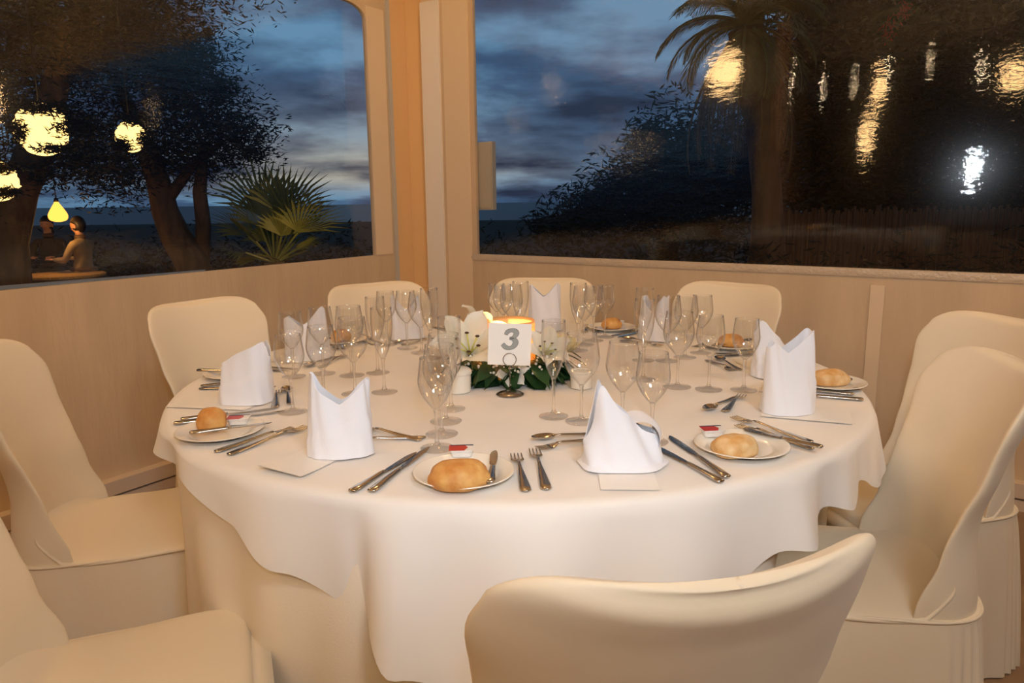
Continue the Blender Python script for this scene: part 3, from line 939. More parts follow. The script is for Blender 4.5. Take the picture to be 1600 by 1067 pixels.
# menu cards
def menu(s, A, Bv, w, curl):
    """card lying from outer edge A towards B, width w"""
    A = Vector((A[0], A[1], 0)); d = Vector((Bv[0], Bv[1], 0)) - A; Ln = d.length; d.normalize(); n = Vector((-d.y, d.x, 0))
    mb = MB(); rows = []
    for i in range(9):
        f = i / 8; row = []
        for j in range(5):
            g = j / 4 - 0.5
            row.append(A + d * (Ln * f) + n * (w * g) + Vector((0, 0, TZ + 0.0012 + curl * max(0, 0.35 - f) ** 2 * (1 + g))))
        rows.append(row)
    mb.grid(rows); mb.grid([[v - Vector((0, 0, 0.0009)) for v in r_] for r_ in rows])
    tag(mb.build('menu_card', M['paper']), 'white menu card lying under the napkin at the %s' % PLACE[s][1], 'card', 'menu cards')


MC = {1: (px(985, 768), px(965, 690)), 2: (px(436, 744), px(545, 690)), 3: (px(278, 629), px(400, 634)), 9: (px(1330, 655), px(1190, 643))}
for s in range(1, 10):
    A, B = MC.get(s, (loc2(s, .88, 1), loc2(s, .67, 1)))
    menu(s, A, B, 0.10, 0.06 if s == 2 else 0.0)


def napkin(s, x, y, rz, prof, a=0.056, b=0.042, flare=1.08, lean=(0, 0), wr=0.002, sub=''):
    mb = MB(); seg = 72; lev = 16; ph = s * 1.7
    rows = []

    def hh(xh):
        for (x0, h0), (x1, h1) in zip(prof, prof[1:]):
            if xh <= x1:
                return h0 + (h1 - h0) * (xh - x0) / (x1 - x0)
        return prof[-1][1]
    for inner in (0, 1):
        rs = []
        for k in range(lev + 1):
            f = k / lev; row = []
            for i in range(seg):
                q = 2 * pi * i / seg; cx = cos(q)
                h = (hh(cx - 0.05) + 2 * hh(cx) + hh(cx + 0.05)) / 4
                sc = flare * (1 - f) + f
                z = h * f
                yb = b * (1 - 0.45 * f ** 1.5)
                A_, B_ = a * sc - 0.0012 * inner, yb * sc - 0.0012 * inner
                rip = wr * (sin(q * 5 + ph + 3 * f) * (0.4 + f) + 0.6 * sin(q * 9 - ph + 5 * f))
                # slanted fold line across the front
                fold = 0.0025 if (z < 0.055 + 0.02 * cx) else 0.0
                px_ = (A_ + rip + fold) * sgnpow(cx, 0.85); py_ = (B_ + rip + fold) * sgnpow(sin(q), 0.85)
                row.append(Vector((px_ + lean[0] * f * f, py_ + lean[1] * f * f, z + 0.0006)))
            rs.append(row)
        rows.append(rs)
    mb.grid(rows[0], True); mb.grid(rows[1], True); mb.grid([rows[0][-1], rows[1][-1]], True)
    return mb


MIT = [(-1, .150), (-0.85, .158), (0.05, .098), (0.85, .152), (1, .145)]
NAP = {
    2: ((-0.338, 1.385), radians(4), [(-1, .160), (-0.90, .164), (-0.72, .135), (0.0, .100), (0.90, .150), (1, .146)], 0.056, 0.036, (0.004, 0.0), 'tall white napkin folded with two pointed ears'),
    9: ((0.632, 1.640), radians(8), [(-1, .150), (-0.80, .166), (-0.25, .138), (0.80, .190), (1, .182)], 0.053, 0.040, (0.0, 0.0), 'tall white napkin with two pointed ears, standing upright'),
    3: ((-0.665, 1.785), radians(-8), [(-1, .092), (-0.6, .108), (0.2, .135), (0.86, .152), (0.97, .150), (1, .10)], 0.060, 0.046, (0.008, 0.0), 'white napkin folded like a fan, peak to the right'),
    4: (loc2(4, .70, 0), radians(6), [(-1, .128), (-0.85, .138), (-0.1, .105), (0.8, .165), (1, .155)], 0.062, 0.036, (0.0, 0.0), 'white two-eared napkin behind wine glasses'),
    5: (loc2(5, .70, 2), radians(20), MIT, 0.052, 0.036, (0, 0), 'white napkin mostly hidden behind wine glasses'),
    6: ((0.125, 2.76), radians(-6), [(-1, .165), (-0.9, .172), (-0.05, .125), (0.85, .178), (1, .170)], 0.056, 0.036, (0, 0), 'pale two-eared napkin standing behind the candle'),
    7: (loc2(7, .70, 2), radians(134), MIT, 0.052, 0.036, (0, 0), 'white napkin half hidden behind wine glasses'),
    8: ((0.722, 1.985), radians(4), [(-1, .12), (-0.80, .158), (-0.5, .150), (0.6, .075), (1, .06)], 0.054, 0.040, (-0.006, 0.0), 'white napkin folded like a fan, behind the upright napkin'),
}
for s, ((x, y), rz, prof, a_, b_, ln, lb) in NAP.items():
    o = napkin(s, x, y, rz, prof, a_, b_, 1.10, ln).build('folded_napkin', M['napkin'], loc=Vector((x, y, TZ + 0.0015)), rotz=rz)
    tag(o, '%s at the %s' % (lb, PLACE[s][1].split(' with')[0]), 'napkin', 'folded napkins')
# the slumped napkin at the front
mb = napkin(1, 0, 0, 0, [(-1, .045), (-0.62, .152), (-0.50, .156), (-0.1, .112), (0.55, .066), (1, .055)], 0.066, 0.046, 1.12, (-0.004, 0.0), 0.003)
rows = []     # rolled flap slumping out to the right
for i in range(25):
    f = i / 24; ang = -0.5 + f * 4.2; row = []
    rr = 0.034 - 0.006 * f
    for j in range(13):
        g = j / 12
        x = 0.030 + (0.034 + 0.010 * sin(g * pi)) * cos(ang) * 0.95; yy = -0.030 + 0.055 * g + 0.012 * sin(ang)
        z = 0.052 + rr * sin(ang) * (1.0 - 0.25 * g) + 0.014 * g
        row.append(Vector((x, yy, max(z, 0.002))))
    rows.append(row)
mb.grid(rows)
rows = []     # spread hem on the cloth
for i in range(49):
    q = 2 * pi * i / 48; row = []
    for f in (0.70, 0.85, 1.0):
        w = 1 + 0.05 * sin(q * 5 + 1)
        row.append(Vector((0.084 * f * w * sgnpow(cos(q), 0.9) , 0.058 * f * w * sgnpow(sin(q), 0.9) - 0.004, 0.018 * (1 - (f - 0.7) / 0.3) + 0.0015)))
    rows.append(row)
mb.grid(rows)
tag(mb.build('folded_napkin', M['napkin'], loc=Vector((0.203, 1.312, TZ + 0.0015)), rotz=radians(4)), 'slumped white napkin collapsing sideways at the front place, nearest the camera', 'napkin', 'folded napkins')

# ================================================================== CENTREPIECE
# candle: hollow glowing pillar
cl = thing('pillar_candle', 'wide glowing orange pillar candle behind the number card', 'candle', (-0.004, 2.045, TZ))
mb = MB(); Rc, Hc = 0.069, 0.150
mb.lathe(crom([(0, 0.0), (Rc - 0.004, 0.0), (Rc, 0.004), (Rc, Hc - 0.006), (Rc - 0.003, Hc), (Rc - 0.007, Hc - 0.002), (Rc - 0.010, Hc - 0.02), (Rc - 0.012, Hc - 0.075), (0.02, Hc - 0.085), (0.0, Hc - 0.085)], 2), 40)
mb.build('wax_body', M['wax'], cl)
mb = MB(); mb.tube([(0, 0, Hc - 0.086), (0.001, 0, Hc - 0.07)], 0.0012, 6); mb.build('wick', M['wick'], cl)
mb = MB(); mb.lathe([(0.0005, -0.002), (0.005, 0.006), (0.0055, 0.012), (0.003, 0.024), (0.0004, 0.034)], 12, (0.001, 0, Hc - 0.072)); mb.build('flame', M['flame'], cl)
cd = bpy.data.lights.new('candle_light', 'POINT'); cd.energy = 1.6; cd.color = (1.0, 0.55, 0.2); cd.shadow_soft_size = 0.012
co = bpy.data.objects.new('candle_light', cd); COL.objects.link(co); co.location = (-0.003, 2.045, TZ + Hc - 0.045)

fa = thing('flower_arrangement', 'low ring of dark leaves, white lilies and small white blossoms around the candle', 'flowers', (0.0, 2.03, TZ))
rnd = random.Random(5)


def leaf_grid(mb, base, direc, Ln, W, droop, mi=0, roll=0.0):
    d = Vector(direc).normalized(); sd = d.cross(Vector((0, 0, 1))).normalized(); upv = sd.cross(d)
    sd = (sd * cos(roll) + upv * sin(roll)).normalized()
    rows = []
    for i in range(8):
        f = i / 7; w = W * sin(min(1, f * 1.08 + 0.04) * pi) ** 0.75 * (1 - 0.25 * f)
        c = Vector(base) + d * (Ln * f) + Vector((0, 0, -droop * f * f * Ln))
        rows.append([c + sd * (w * g) + Vector((0, 0, 0.12 * W * abs(g))) for g in (-1, -0.5, 0, 0.5, 1)])
    mb.grid(rows, mi=mi)


mb = MB()
for k in range(110):
    a = rnd.uniform(0, 2 * pi); r = rnd.uniform(0.09, 0.125); z = rnd.uniform(0.015, 0.065)
    el = rnd.uniform(-0.35, 0.35)
    leaf_grid(mb, (r * cos(a), r * sin(a), z), (cos(a + rnd.uniform(-.6, .6)), sin(a + rnd.uniform(-.6, .6)), el), rnd.uniform(0.06, 0.095), rnd.uniform(0.020, 0.032), 0.5, roll=rnd.uniform(-.8, .8))
for v_i, v in enumerate(mb.v):
    if v[2] < 0.003: mb.v[v_i] = (v[0], v[1], 0.003)
mb.build('leaves', M['leaf'], fa)
# moss base holding the stems
mb = MB(); mb.lathe([(0.075, 0.001), (0.12, 0.001), (0.125, 0.02), (0.11, 0.045), (0.08, 0.055), (0.075, 0.03)], 36, close=True); mb.build('moss_ring', M['leaf'], fa)
# small white blossoms
mb = MB()
for k in range(150):
    a = rnd.choice([rnd.gauss(-pi / 2 - 0.75, 0.35), rnd.gauss(-pi / 2 + 0.55, 0.45), rnd.uniform(0, 2 * pi)])
    r = rnd.uniform(0.115, 0.165); z = rnd.uniform(0.035, 0.085)
    mb.ball((r * cos(a), r * sin(a), z), rnd.uniform(0.0022, 0.0048), 6, 4)
mb.build('tiny_blossoms', M['gyp'], fa)


def lily(pos, rz, tilt, size, mat, name):
    t = MB()
    for k in range(6):
        a = k * pi / 3 + 0.2; ww = 0.30 if k % 2 else 0.24; rows = []
        for i in range(10):
            f = i / 9
            rr = size * (0.06 + 0.80 * f ** 1.1 ); z = size * (0.75 * sin(f * 1.75) - 0.15 * f * f)
            w = size * ww * sin(min(1, f * 1.02 + 0.06) * pi) ** 0.7
            row = []
            for g in (-1, -0.5, 0, 0.5, 1):
                row.append(Vector((rr * cos(a) - w * g * sin(a), rr * sin(a) + w * g * cos(a), z + abs(g) ** 2 * 0.07 * size + 0.02 * size * sin(f * 9 + g))))
            rows.append(row)
        t.grid(rows)
    mt = Matrix.Rotation(rz, 3, 'Z') @ Matrix.Rotation(tilt, 3, 'X')
    t.v = [tuple(Vector(pos) + mt @ Vector(v)) for v in t.v]
    o = t.build(name, mat, fa)
    s = MB()
    for k in range(6):
        a = k * pi / 3 + 0.7
        p0 = mt @ Vector((0, 0, size * 0.1)); p2 = mt @ Vector((size * 0.26 * cos(a), size * 0.26 * sin(a), size * 0.55)); p1 = mt @ Vector((size * 0.12 * cos(a), size * 0.12 * sin(a), size * 0.34))
        s.tube([Vector(pos) + p0, Vector(pos) + p1, Vector(pos) + p2], size * 0.018, 5)
        s.ball(Vector(pos) + p2, (size * 0.05, size * 0.028, size * 0.028), 6, 5, mi=1)
    s.build('stamens', [M['stamen'], M['anther']], o)
    return o


lily((-0.112, -0.080, 0.072), -0.10, 0.75, 0.120, M['petal'], 'lily')
lily((-0.100, 0.07, 0.085), 2.2, 0.6, 0.105, M['petal'], 'lily')
lily((0.085, -0.085, 0.070), 0.3, 0.8, 0.080, M['petal'], 'lily')
lily((0.0, -0.112, 0.035), 0.0, 1.3, 0.055, M['petal'], 'lily')


def rose(pos, size, name):
    mb = MB()
    for k in range(16):
        a = k * 2.4; ring = k / 15; rr = size * (0.10 + 0.75 * ring); rows = []
        for i in range(6):
            f = i / 5; row = []
            for g in (-1, -0.5, 0, 0.5, 1):
                aa = a + g * (0.9 - 0.25 * ring)
                rad = rr * (0.55 + 0.5 * f + 0.15 * ring * f * f)
                row.append(Vector(pos) + Vector((rad * cos(aa), rad * sin(aa), size * (0.95 - 0.55 * ring) * f - size * 0.1 - 0.12 * size * f * g * g)))
            rows.append(row)
        mb.grid(rows)
    return mb.build(name, M['yellow_petal'], fa)


rose((0.115, -0.045, 0.075), 0.066, 'pale_rose')
rose((0.150, 0.02, 0.070), 0.055, 'pale_rose')

# table number stand + card
ns = on_table(797, 617)
st = thing('table_number_holder', 'wire card holder with round dark base in front of the flowers', 'holder', (ns.x, ns.y, TZ))
mb = MB(); mb.lathe(crom([(0, 0.008), (0.012, 0.0075), (0.030, 0.004), (0.034, 0.0015), (0.033, 0.0), (0.0, 0.0)], 2), 32); mb.build('base', M['steel_dark'], st)
mb = MB(); pts = [(0, 0, 0.006), (0, 0, 0.074)]
for k in range(22):
    a = -pi / 2 + 0.05 + 2 * pi * k / 21 * 0.96
    pts.append((0.0165 * cos(a), -0.0022, 0.0905 + 0.0165 * sin(a)))
mb.tube(pts, 0.0013, 8); mb.build('wire', M['steel'], st)
cz0, cw, chh = 0.076, 0.054, 0.106
cdp = thing('table_number_card', 'square white card with a grey number 3, clipped upright in the wire holder', 'card', (ns.x, ns.y, TZ), 0)
mb = MB(); tl = -0.05
R3 = Matrix.Rotation(0.045, 3, 'Y') @ Matrix.Rotation(tl, 3, 'X')
base = Vector((-0.002, 0.0004, cz0))
mb.box(base + R3 @ Vector((0, 0, chh / 2)), (cw, 0.0007, chh / 2), R3); mb.build('card_sheet', M['card'], cdp, smooth=False)


def numeral(t, grow, mb, mi):
    """bold slanted 3 drawn as a fat stroke"""
    P = [(-0.62, 0.50), (-0.50, 0.80), (-0.10, 0.97), (0.32, 0.88), (0.46, 0.58), (0.22, 0.20), (-0.12, 0.10)]
    Q = [(-0.12, 0.10), (0.28, 0.02), (0.54, -0.30), (0.44, -0.70), (0.05, -0.95), (-0.42, -0.88), (-0.78, -0.56)]
    for path, wd in ((P, (0.16, 0.20, 0.17, 0.22, 0.26, 0.17, 0.10)), (Q, (0.10, 0.18, 0.27, 0.25, 0.17, 0.20, 0.17))):
        rs = crom([(x, y, w) for (x, y), w in zip(path, wd)], 6); L_, R_ = [], []
        for i, (x, y, w) in enumerate(rs):
            a = rs[max(i - 1, 0)]; b = rs[min(i + 1, len(rs) - 1)]
            d = Vector((b[0] - a[0], b[1] - a[1])).normalized(); n = Vector((-d.y, d.x)); w += grow
            e = grow * (-1 if i == 0 else 1 if i == len(rs) - 1 else 0)
            for lst, sg in ((L_, 1), (R_, -1)):
                X, Y = x + n.x * w * sg + d.x * e, y + n.y * w * sg + d.y * e
                X += 0.14 * Y
                lst.append(base + R3 @ Vector((0.003 + X * 0.0235, -t, 0.066 + Y * 0.0235)))
        mb.grid([L_, R_], mi=mi)


mb = MB(); numeral(0.0010, 0.045, mb, 1); numeral(0.0013, 0.0, mb, 0)
mb.build('numeral', [M['numeral'], M['numeral_edge']], cdp, smooth=False)

# lidded pots
for lbl, (x, y), sc in (('white lidded sugar pot left of the number card', px(716, 612), 1.0), ('small white pot right of the flowers, behind the wine glasses', px(908, 606), 0.85)):
    t = thing('sugar_pot', lbl, 'pot', (x, y, TZ))
    mb = MB(); mb.lathe(crom([(0, 0.0), (0.030 * sc, 0.0), (0.033 * sc, 0.003), (0.034 * sc, 0.03), (0.034 * sc, 0.046 * sc), (0.030 * sc, 0.047 * sc), (0.0, 0.047 * sc)], 2), 32); mb.build('pot_body', M['china'], t)
    if sc == 1.0:
        mb = MB(); mb.lathe(crom([(0, 0.0475), (0.034, 0.0475), (0.0365, 0.049), (0.036, 0.055), (0.028, 0.062), (0.012, 0.065), (0.0, 0.0655)], 2), 32); mb.build('lid', M['china'], t)
    else:
        mb = MB(); mb.lathe([(0.026, 0.040), (0.0295, 0.040), (0.0295, 0.046), (0.026, 0.046)], 24, close=True); mb.build('rim', M['china'], t)

# ================================================================== OUTSIDE
struct(MB().add([(-120, -40, -0.30), (120, -40, -0.30), (120, 60, -0.30), (-120, 60, -0.30)], [(0, 1, 2, 3)]).build('ground_terrace', M['earth'], smooth=False))
struct(MB().add([(-2500, 55, -6), (2500, 55, -6), (2500, 2500, -6), (-2500, 2500, -6)], [(0, 1, 2, 3)]).build('sea', M['sea'], smooth=False))
# beige box just outside the right sheet
mb = MB(); mb.box(rm(-0.06, 0.525, 1.385), (0.052, 0.018, 0.19), Matrix.Rotation(RZ, 3, 'Z')); mb.box(rm(-0.041, 0.525, 1.385), (0.046, 0.004, 0.18), Matrix.Rotation(RZ, 3, 'Z'))
tag(mb.build('utility_box', M['box'], smooth=False), 'flat beige box fixed outside at the left edge of the right window', 'box')


def leaf_cloud(mb, blobs, per, size, rnd, flat=0.5):
    """many small leaf slips spread through ellipsoidal blobs"""
    vol = [(r[0] * r[1] * r[2]) ** 0.6 for c, r in blobs]; mean = sum(vol) / len(vol)
    for (c, r), vl in zip(blobs, vol):
        for k in range(int(per * vl / mean)):
            p = Vector((rnd.gauss(0, 0.50), rnd.gauss(0, 0.50), rnd.gauss(0, 0.50)))
            if p.length > 1.35: p *= 1.35 / p.length
            q = Vector(c) + Vector((p.x * r[0], p.y * r[1], p.z * r[2]))
            d = Vector((rnd.gauss(0, 1), rnd.gauss(0, 1), rnd.gauss(0, flat))).normalized() * size * rnd.uniform(0.6, 1.5)
            e = d.cross(Vector((rnd.gauss(0, 1), rnd.gauss(0, 1), rnd.gauss(0, 1)))).normalized() * size * 0.22
            mb.add([q - d, q + e, q + d, q - e], [(0, 1, 2, 3)])


def tree(name, label, cat, base, trunk, rad, blobs, per, size, seed, mat='foliage', group=None, extra=None):
    t = thing(name, label, cat, base, 0, group); b = Vector(base)
    mb = MB(); mb.tube([Vector(p) - b for p in trunk], rad, 12)
    if extra:
        for pts_, rd_ in extra: mb.tube([Vector(p) - b for p in pts_], rd_, 9)
    mb.build('trunk', M['trunk'], t)
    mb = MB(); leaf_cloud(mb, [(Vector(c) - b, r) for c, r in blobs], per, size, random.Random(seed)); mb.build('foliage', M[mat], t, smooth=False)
    return t


G = 'dark trees outside the windows'
D1 = 10.0
# big feathery tree filling the left window
bl = [(at(60, 40, D1), (1.6, 1.2, 0.9)), (at(170, 60, D1), (1.2, 1.2, 0.9)), (at(150, -60, D1), (1.9, 1.2, 1.0)), (at(20, 150, D1), (1.0, 1.0, 0.7)), (at(285, 140, D1), (0.75, 0.8, 0.55)), (at(330, 190, D1), (0.75, 0.7, 0.42)),
      (at(370, 215, D1), (0.5, 0.5, 0.30)), (at(265, 90, D1), (0.55, 0.7, 0.5)), (at(240, 215, D1), (0.75, 0.7, 0.5)), (at(300, 250, D1), (0.9, 0.7, 0.35)), (at(310, 90, D1), (0.25, 0.3, 0.25)), (at(345, 140, D1), (0.25, 0.3, 0.2)),
      (at(215, 20, D1), (0.55, 0.7, 0.7)), (at(180, 280, D1), (0.6, 0.6, 0.35)), (at(90, 210, D1), (0.7, 0.7, 0.5)), (at(395, 240, D1), (0.2, 0.3, 0.12)), (at(325, 55, D1), (0.1, 0.1, 0.14))]
b1 = at(320, 430, D1); b1.z = -0.3
tree('spreading_tree', 'large dark feathery tree with a leaning trunk in the left window', 'tree', b1,
     [b1, at(300, 410, D1), at(275, 370, D1), at(258, 330, D1), at(248, 285, D1), at(225, 220, D1), at(180, 120, D1)], [0.24, 0.22, 0.20, 0.17, 0.15, 0.12, 0.06], bl, 2600, 0.050, 3, group=G,
     extra=[([at(316, 415, D1 + .1), at(318, 350, D1 + .1), at(312, 300, D1), at(320, 220, D1)], [0.10, 0.10, 0.09, 0.05]), ([at(255, 320, D1), at(300, 260, D1), at(350, 220, D1)], [0.09, 0.06, 0.03])])
D2 = 8.6
b2 = at(10, 430, D2); b2.z = -0.3
tree('spreading_tree', 'dark tree with a leaning brown trunk at the far left of the left window', 'tree', b2,
     [b2, at(14, 380, D2), at(30, 300, D2), at(60, 220, D2), at(90, 120, D2), at(100, 40, D2)], [0.22, 0.20, 0.19, 0.18, 0.13, 0.06],
     [(at(60, 0, D2), (1.5, 0.8, 0.6)), (at(-60, 90, D2), (0.9, 0.8, 0.8)), (at(130, 90, D2), (0.5, 0.5, 0.35)), (at(-20, 300, D2), (0.3, 0.5, 0.5)), (at(140, 250, D2), (0.55, 0.4, 0.22)), (at(60, 270, D2), (0.5, 0.4, 0.2))], 2200, 0.050, 4, group=G)

# right side: dark mass of trees, hill of shrubs
D3 = 11.0
bl = [(at(1300, 60, D3), (1.0, 1, 1.3)), (at(1420, 100, D3), (1.2, 1, 1.4)), (at(1540, 80, D3), (1.3, 1, 1.5)), (at(1340, 200, D3), (1.1, 1, 0.9)), (at(1480, 230, D3), (1.3, 1, 0.9)), (at(1600, 200, D3), (1.2, 1, 1.4)), (at(1280, 140, D3), (0.6, .6, 0.8)), (at(1400, -60, D3), (1.8, 1, 1.0)), (at(1600, -20, D3), (1.6, 1, 1.2)), (at(1650, 120, D3), (1.0, 1, 1.2)), (at(1290, 305, D3), (0.9, .6, 0.4)), (at(1390, 300, D3), (0.9, .6, 0.4)), (at(1490, 300, D3), (0.9, .6, 0.4)), (at(1590, 300, D3), (0.9, .6, 0.4))]
b3 = at(1430, 410, D3); b3.z = -0.3
tree('spreading_tree', 'tall black tree mass behind the reed fence in the right window', 'tree', b3, [b3, at(1430, 300, D3), at(1420, 120, D3)], [0.3, 0.25, 0.12], bl, 4500, 0.10, 6, group=G)
D4 = 12.5
bl = [(at(930, 330, D4), (0.75, .8, 0.42)), (at(1000, 290, D4), (0.8, .8, 0.6)), (at(1060, 250, D4), (0.75, .8, 0.9)), (at(1040, 330, D4), (1.1, .8, 0.7)), (at(1130, 300, D4), (0.9, .8, 0.9)), (at(870, 355, D4), (0.5, .6, 0.25)), (at(1010, 215, D4), (0.3, .4, 0.25)), (at(1200, 250, D4), (0.8, .8, 0.8))]
b4 = at(1040, 420, D4); b4.z = -0.3
tree('spreading_tree', 'rounded dark tree sloping down to the left in the right window', 'tree', b4, [b4, at(1045, 340, D4), at(1060, 240, D4)], [0.2, 0.18, 0.1], bl, 2600, 0.08, 8, group=G)
# hedges along the terrace
for nm_, lb, xs, y_, top, sd in (('hedge', 'low dark hedge below the sea in the left window', range(-40, 600, 42), 12.0, 385, 11), ('hedge', 'low dark brown hedge along the bottom of the right window', range(750, 1250, 42), 10.5, 385, 12)):
    mb = MB()
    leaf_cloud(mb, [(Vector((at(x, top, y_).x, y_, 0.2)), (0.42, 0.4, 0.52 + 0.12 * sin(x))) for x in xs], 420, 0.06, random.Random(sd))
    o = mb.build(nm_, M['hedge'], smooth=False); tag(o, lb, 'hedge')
# bushes before the fence
for k, x in enumerate((1190, 1290, 1400, 1500, 1590)):
    mb = MB(); c_ = at(x, 400, 8.0); leaf_cloud(mb, [(Vector((c_.x, 8.0, 0.25)), (0.32, 0.3, 0.5 - 0.05 * (k % 2)))], 420, 0.06, random.Random(30 + k))
    tag(mb.build('shrub', M['hedge'], smooth=False), ['leftmost dark shrub before the reed fence, by the palm trunk', 'second dark shrub from the left before the reed fence', 'middle dark shrub before the reed fence', 'fourth dark shrub from the left before the reed fence', 'rightmost dark shrub before the reed fence'][k], 'shrub', 'shrubs before the fence')
# reed fence
D5 = 9.4
a, b = at(1205, 330, D5), at(1720, 318, D5)
fe = thing('reed_fence', 'brown reed fence behind dark shrubs in the right window', 'fence', (a.x, D5, -0.3))
mb = MB(); n = 150
for i in range(n):
    x = (b.x - a.x) * i / n; h = a.z + 0.3 + 0.03 * sin(i * 1.7) + 0.02 * sin(i * 0.37)
    mb.tube([(x, 0.01 * sin(i * 2.1), 0), (x, 0.01 * sin(i * 2.1), h)], 0.018, 5)
mb.build('reeds', M['fence'], fe)
for k in range(4):
    x = (b.x - a.x) * k / 3; mb = MB(); mb.tube([(x, 0.06, 0), (x, 0.06, a.z + 0.36)], 0.035, 8); mb.build('fence_post', M['wood'], fe)


# palms
def frond_fan(mb, c, direc, Ln, spread, n, rnd, wd=0.018):
    d = Vector(direc).normalized(); s = d.cross(Vector((0, 0, 1)))
    if s.length < 0.1: s = Vector((1, 0, 0))
    s.normalize(); u = s.cross(d).normalized(); hub = Vector(c) + d * Ln * 0.45
    mb.tube([c, hub], 0.012, 5)
    for k in range(n):
        a = spread * (k / (n - 1) - 0.5) * 2
        dd = (d * cos(a) + (s * cos(0.3) + u * sin(0.3)) * sin(a)).normalized()
        l2 = Ln * 0.62 * (0.75 + 0.25 * cos(a)) * rnd.uniform(0.9, 1.1)
        p1 = hub + dd * l2 * 0.6; p2 = hub + dd * l2 + Vector((0, 0, -0.10 * l2))
        w = dd.cross(u).normalized() * wd
        mb.add([hub, p1 + w, p2, p1 - w], [(0, 1, 2, 3)])


def frond_feather(mb, c, az, el, Ln, rnd, droop=0.9, w=0.22):
    pts = []; p = Vector(c); e = el
    for k in range(11):
        pts.append(p.copy()); p = p + Vector((cos(az) * cos(e), sin(az) * cos(e), sin(e))) * (Ln / 10); e -= droop / 10 * (1 + k * 0.08)
    mb.tube(pts, [0.02 * (1 - 0.8 * k / 10) + 0.003 for k in range(11)], 5)
    for k in range(1, 44):
        f = k / 44; i = min(9, int(f * 10)); q = pts[i].lerp(pts[i + 1], f * 10 - i); t = (pts[i + 1] - pts[i]).normalized()
        s = t.cross(Vector((0, 0, 1))).normalized(); l2 = w * Ln * (0.35 + sin(f * pi) * 0.9) * rnd.uniform(0.85, 1.1)
        for sg in (-1, 1):
            dd = (s * sg + t * 0.8 + Vector((0, 0, -0.25))).normalized(); ww = t * 0.014
            mb.add([q - ww, q + dd * l2 * 0.5 + ww * 0.6, q + dd * l2 + Vector((0, 0, -0.08 * l2)), q + dd * l2 * 0.5 - ww * 0.8], [(0, 1, 2, 3)])


rnd = random.Random(21)
D6 = 7.6
b5 = at(430, 420, D6); b5.z = -0.3
pm = thing('fan_palm', 'low fan palm lit from below in the left window', 'palm', b5)
mb = MB(); mb.tube([(0, 0, 0), (0.02, 0, 0.5), (0.0, 0, 0.95)], [0.14, 0.13, 0.10], 12); mb.build('trunk', M['deadfrond'], pm)
mb = MB(); hubc = Vector((0.0, 0, 0.95))
for (pxx, pyy, ln) in ((462, 268, 0.55), (425, 275, 0.5), (395, 262, 0.5), (500, 318, 0.6), (370, 345, 0.55), (515, 358, 0.6), (470, 350, 0.4), (420, 285, 0.6), (385, 300, 0.65), (350, 330, 0.7), (340, 380, 0.75), (480, 300, 0.55), (505, 335, 0.75), (490, 372, 0.65), (450, 330, 0.5), (410, 350, 0.55), (465, 395, 0.6), (380, 400, 0.7), (420, 400, 0.5), (440, 300, 0.5)):
    tgt = at(pxx, pyy, D6 + rnd.uniform(-0.35, 0.35)) - b5; dv = (tgt - hubc)
    frond_fan(mb, hubc + dv * 0.05, dv, max(dv.length * 1.05, ln * 0.6), 1.15, 19, rnd, 0.016)
mb.build('fronds', M['frond'], pm, smooth=False)
# small grasses around the palm foot
mb = MB()
for k in range(500):
    x = rnd.uniform(-0.75, 0.75); y = rnd.uniform(-0.4, 0.4); h = rnd.uniform(0.5, 1.0) * (0.95 - 0.5 * abs(x)); dx = rnd.gauss(0, 0.12)
    mb.add([(x - 0.008, y, 0), (x + 0.008, y, 0), (x + dx, y + rnd.gauss(0, 0.1), h)], [(0, 1, 2)])
o = mb.build('ornamental_grass', M['frond'], loc=b5 + Vector((-0.2, -0.5, 0)), smooth=False); tag(o, 'long grass growing round the foot of the low fan palm', 'grass', kind='stuff')

D7 = 9.0
b6 = at(1198, 420, D7); b6.z = -0.3
pm = thing('tall_palm', 'tall palm with hanging dry skirt and dark crown in the right window', 'palm', b6)
crown = at(1165, 45, D7) - b6
mb = MB(); mb.tube([(0, 0, 0), at(1200, 370, D7) - b6, at(1198, 300, D7) - b6, at(1190, 200, D7) - b6, at(1175, 110, D7) - b6, crown], [0.30, 0.20, 0.17, 0.18, 0.20, 0.20], 14); mb.build('trunk', M['trunk'], pm)
mb = MB()
for k in range(34):
    az = 2 * pi * k / 34 + rnd.uniform(-.1, .1); el = rnd.choice([-0.1, 0.15, 0.4, 0.7, 1.0, -0.35])
    frond_feather(mb, crown + Vector((0, 0, 0.05)), az, el, rnd.uniform(0.9, 1.25), rnd, 1.3)
mb.build('fronds', M['frond'], pm, smooth=False)
mb = MB()
for k in range(26):
    az = 2 * pi * k / 26; frond_feather(mb, crown + Vector((0.12 * cos(az), 0.12 * sin(az), -0.1)), az, -0.9, rnd.uniform(1.0, 1.7), rnd, 0.7, 0.12)
mb.build('dry_skirt', M['deadfrond'], pm, smooth=False)
# red blossoms high on the right
for k, (x, y) in enumerate(((1412, 15), (1390, 46))):
    mb = MB(); leaf_cloud(mb, [(at(x, y, 9.6), (0.09, 0.08, 0.13))], 70, 0.035, random.Random(50 + k), 1.0)
    tag(mb.build('red_blossom', M['red_leaf'], smooth=False), ['red blossom cluster, upper of two at the top of the right window', 'red blossom cluster, lower of two at the top of the right window'][k], 'flower', 'red blossoms')

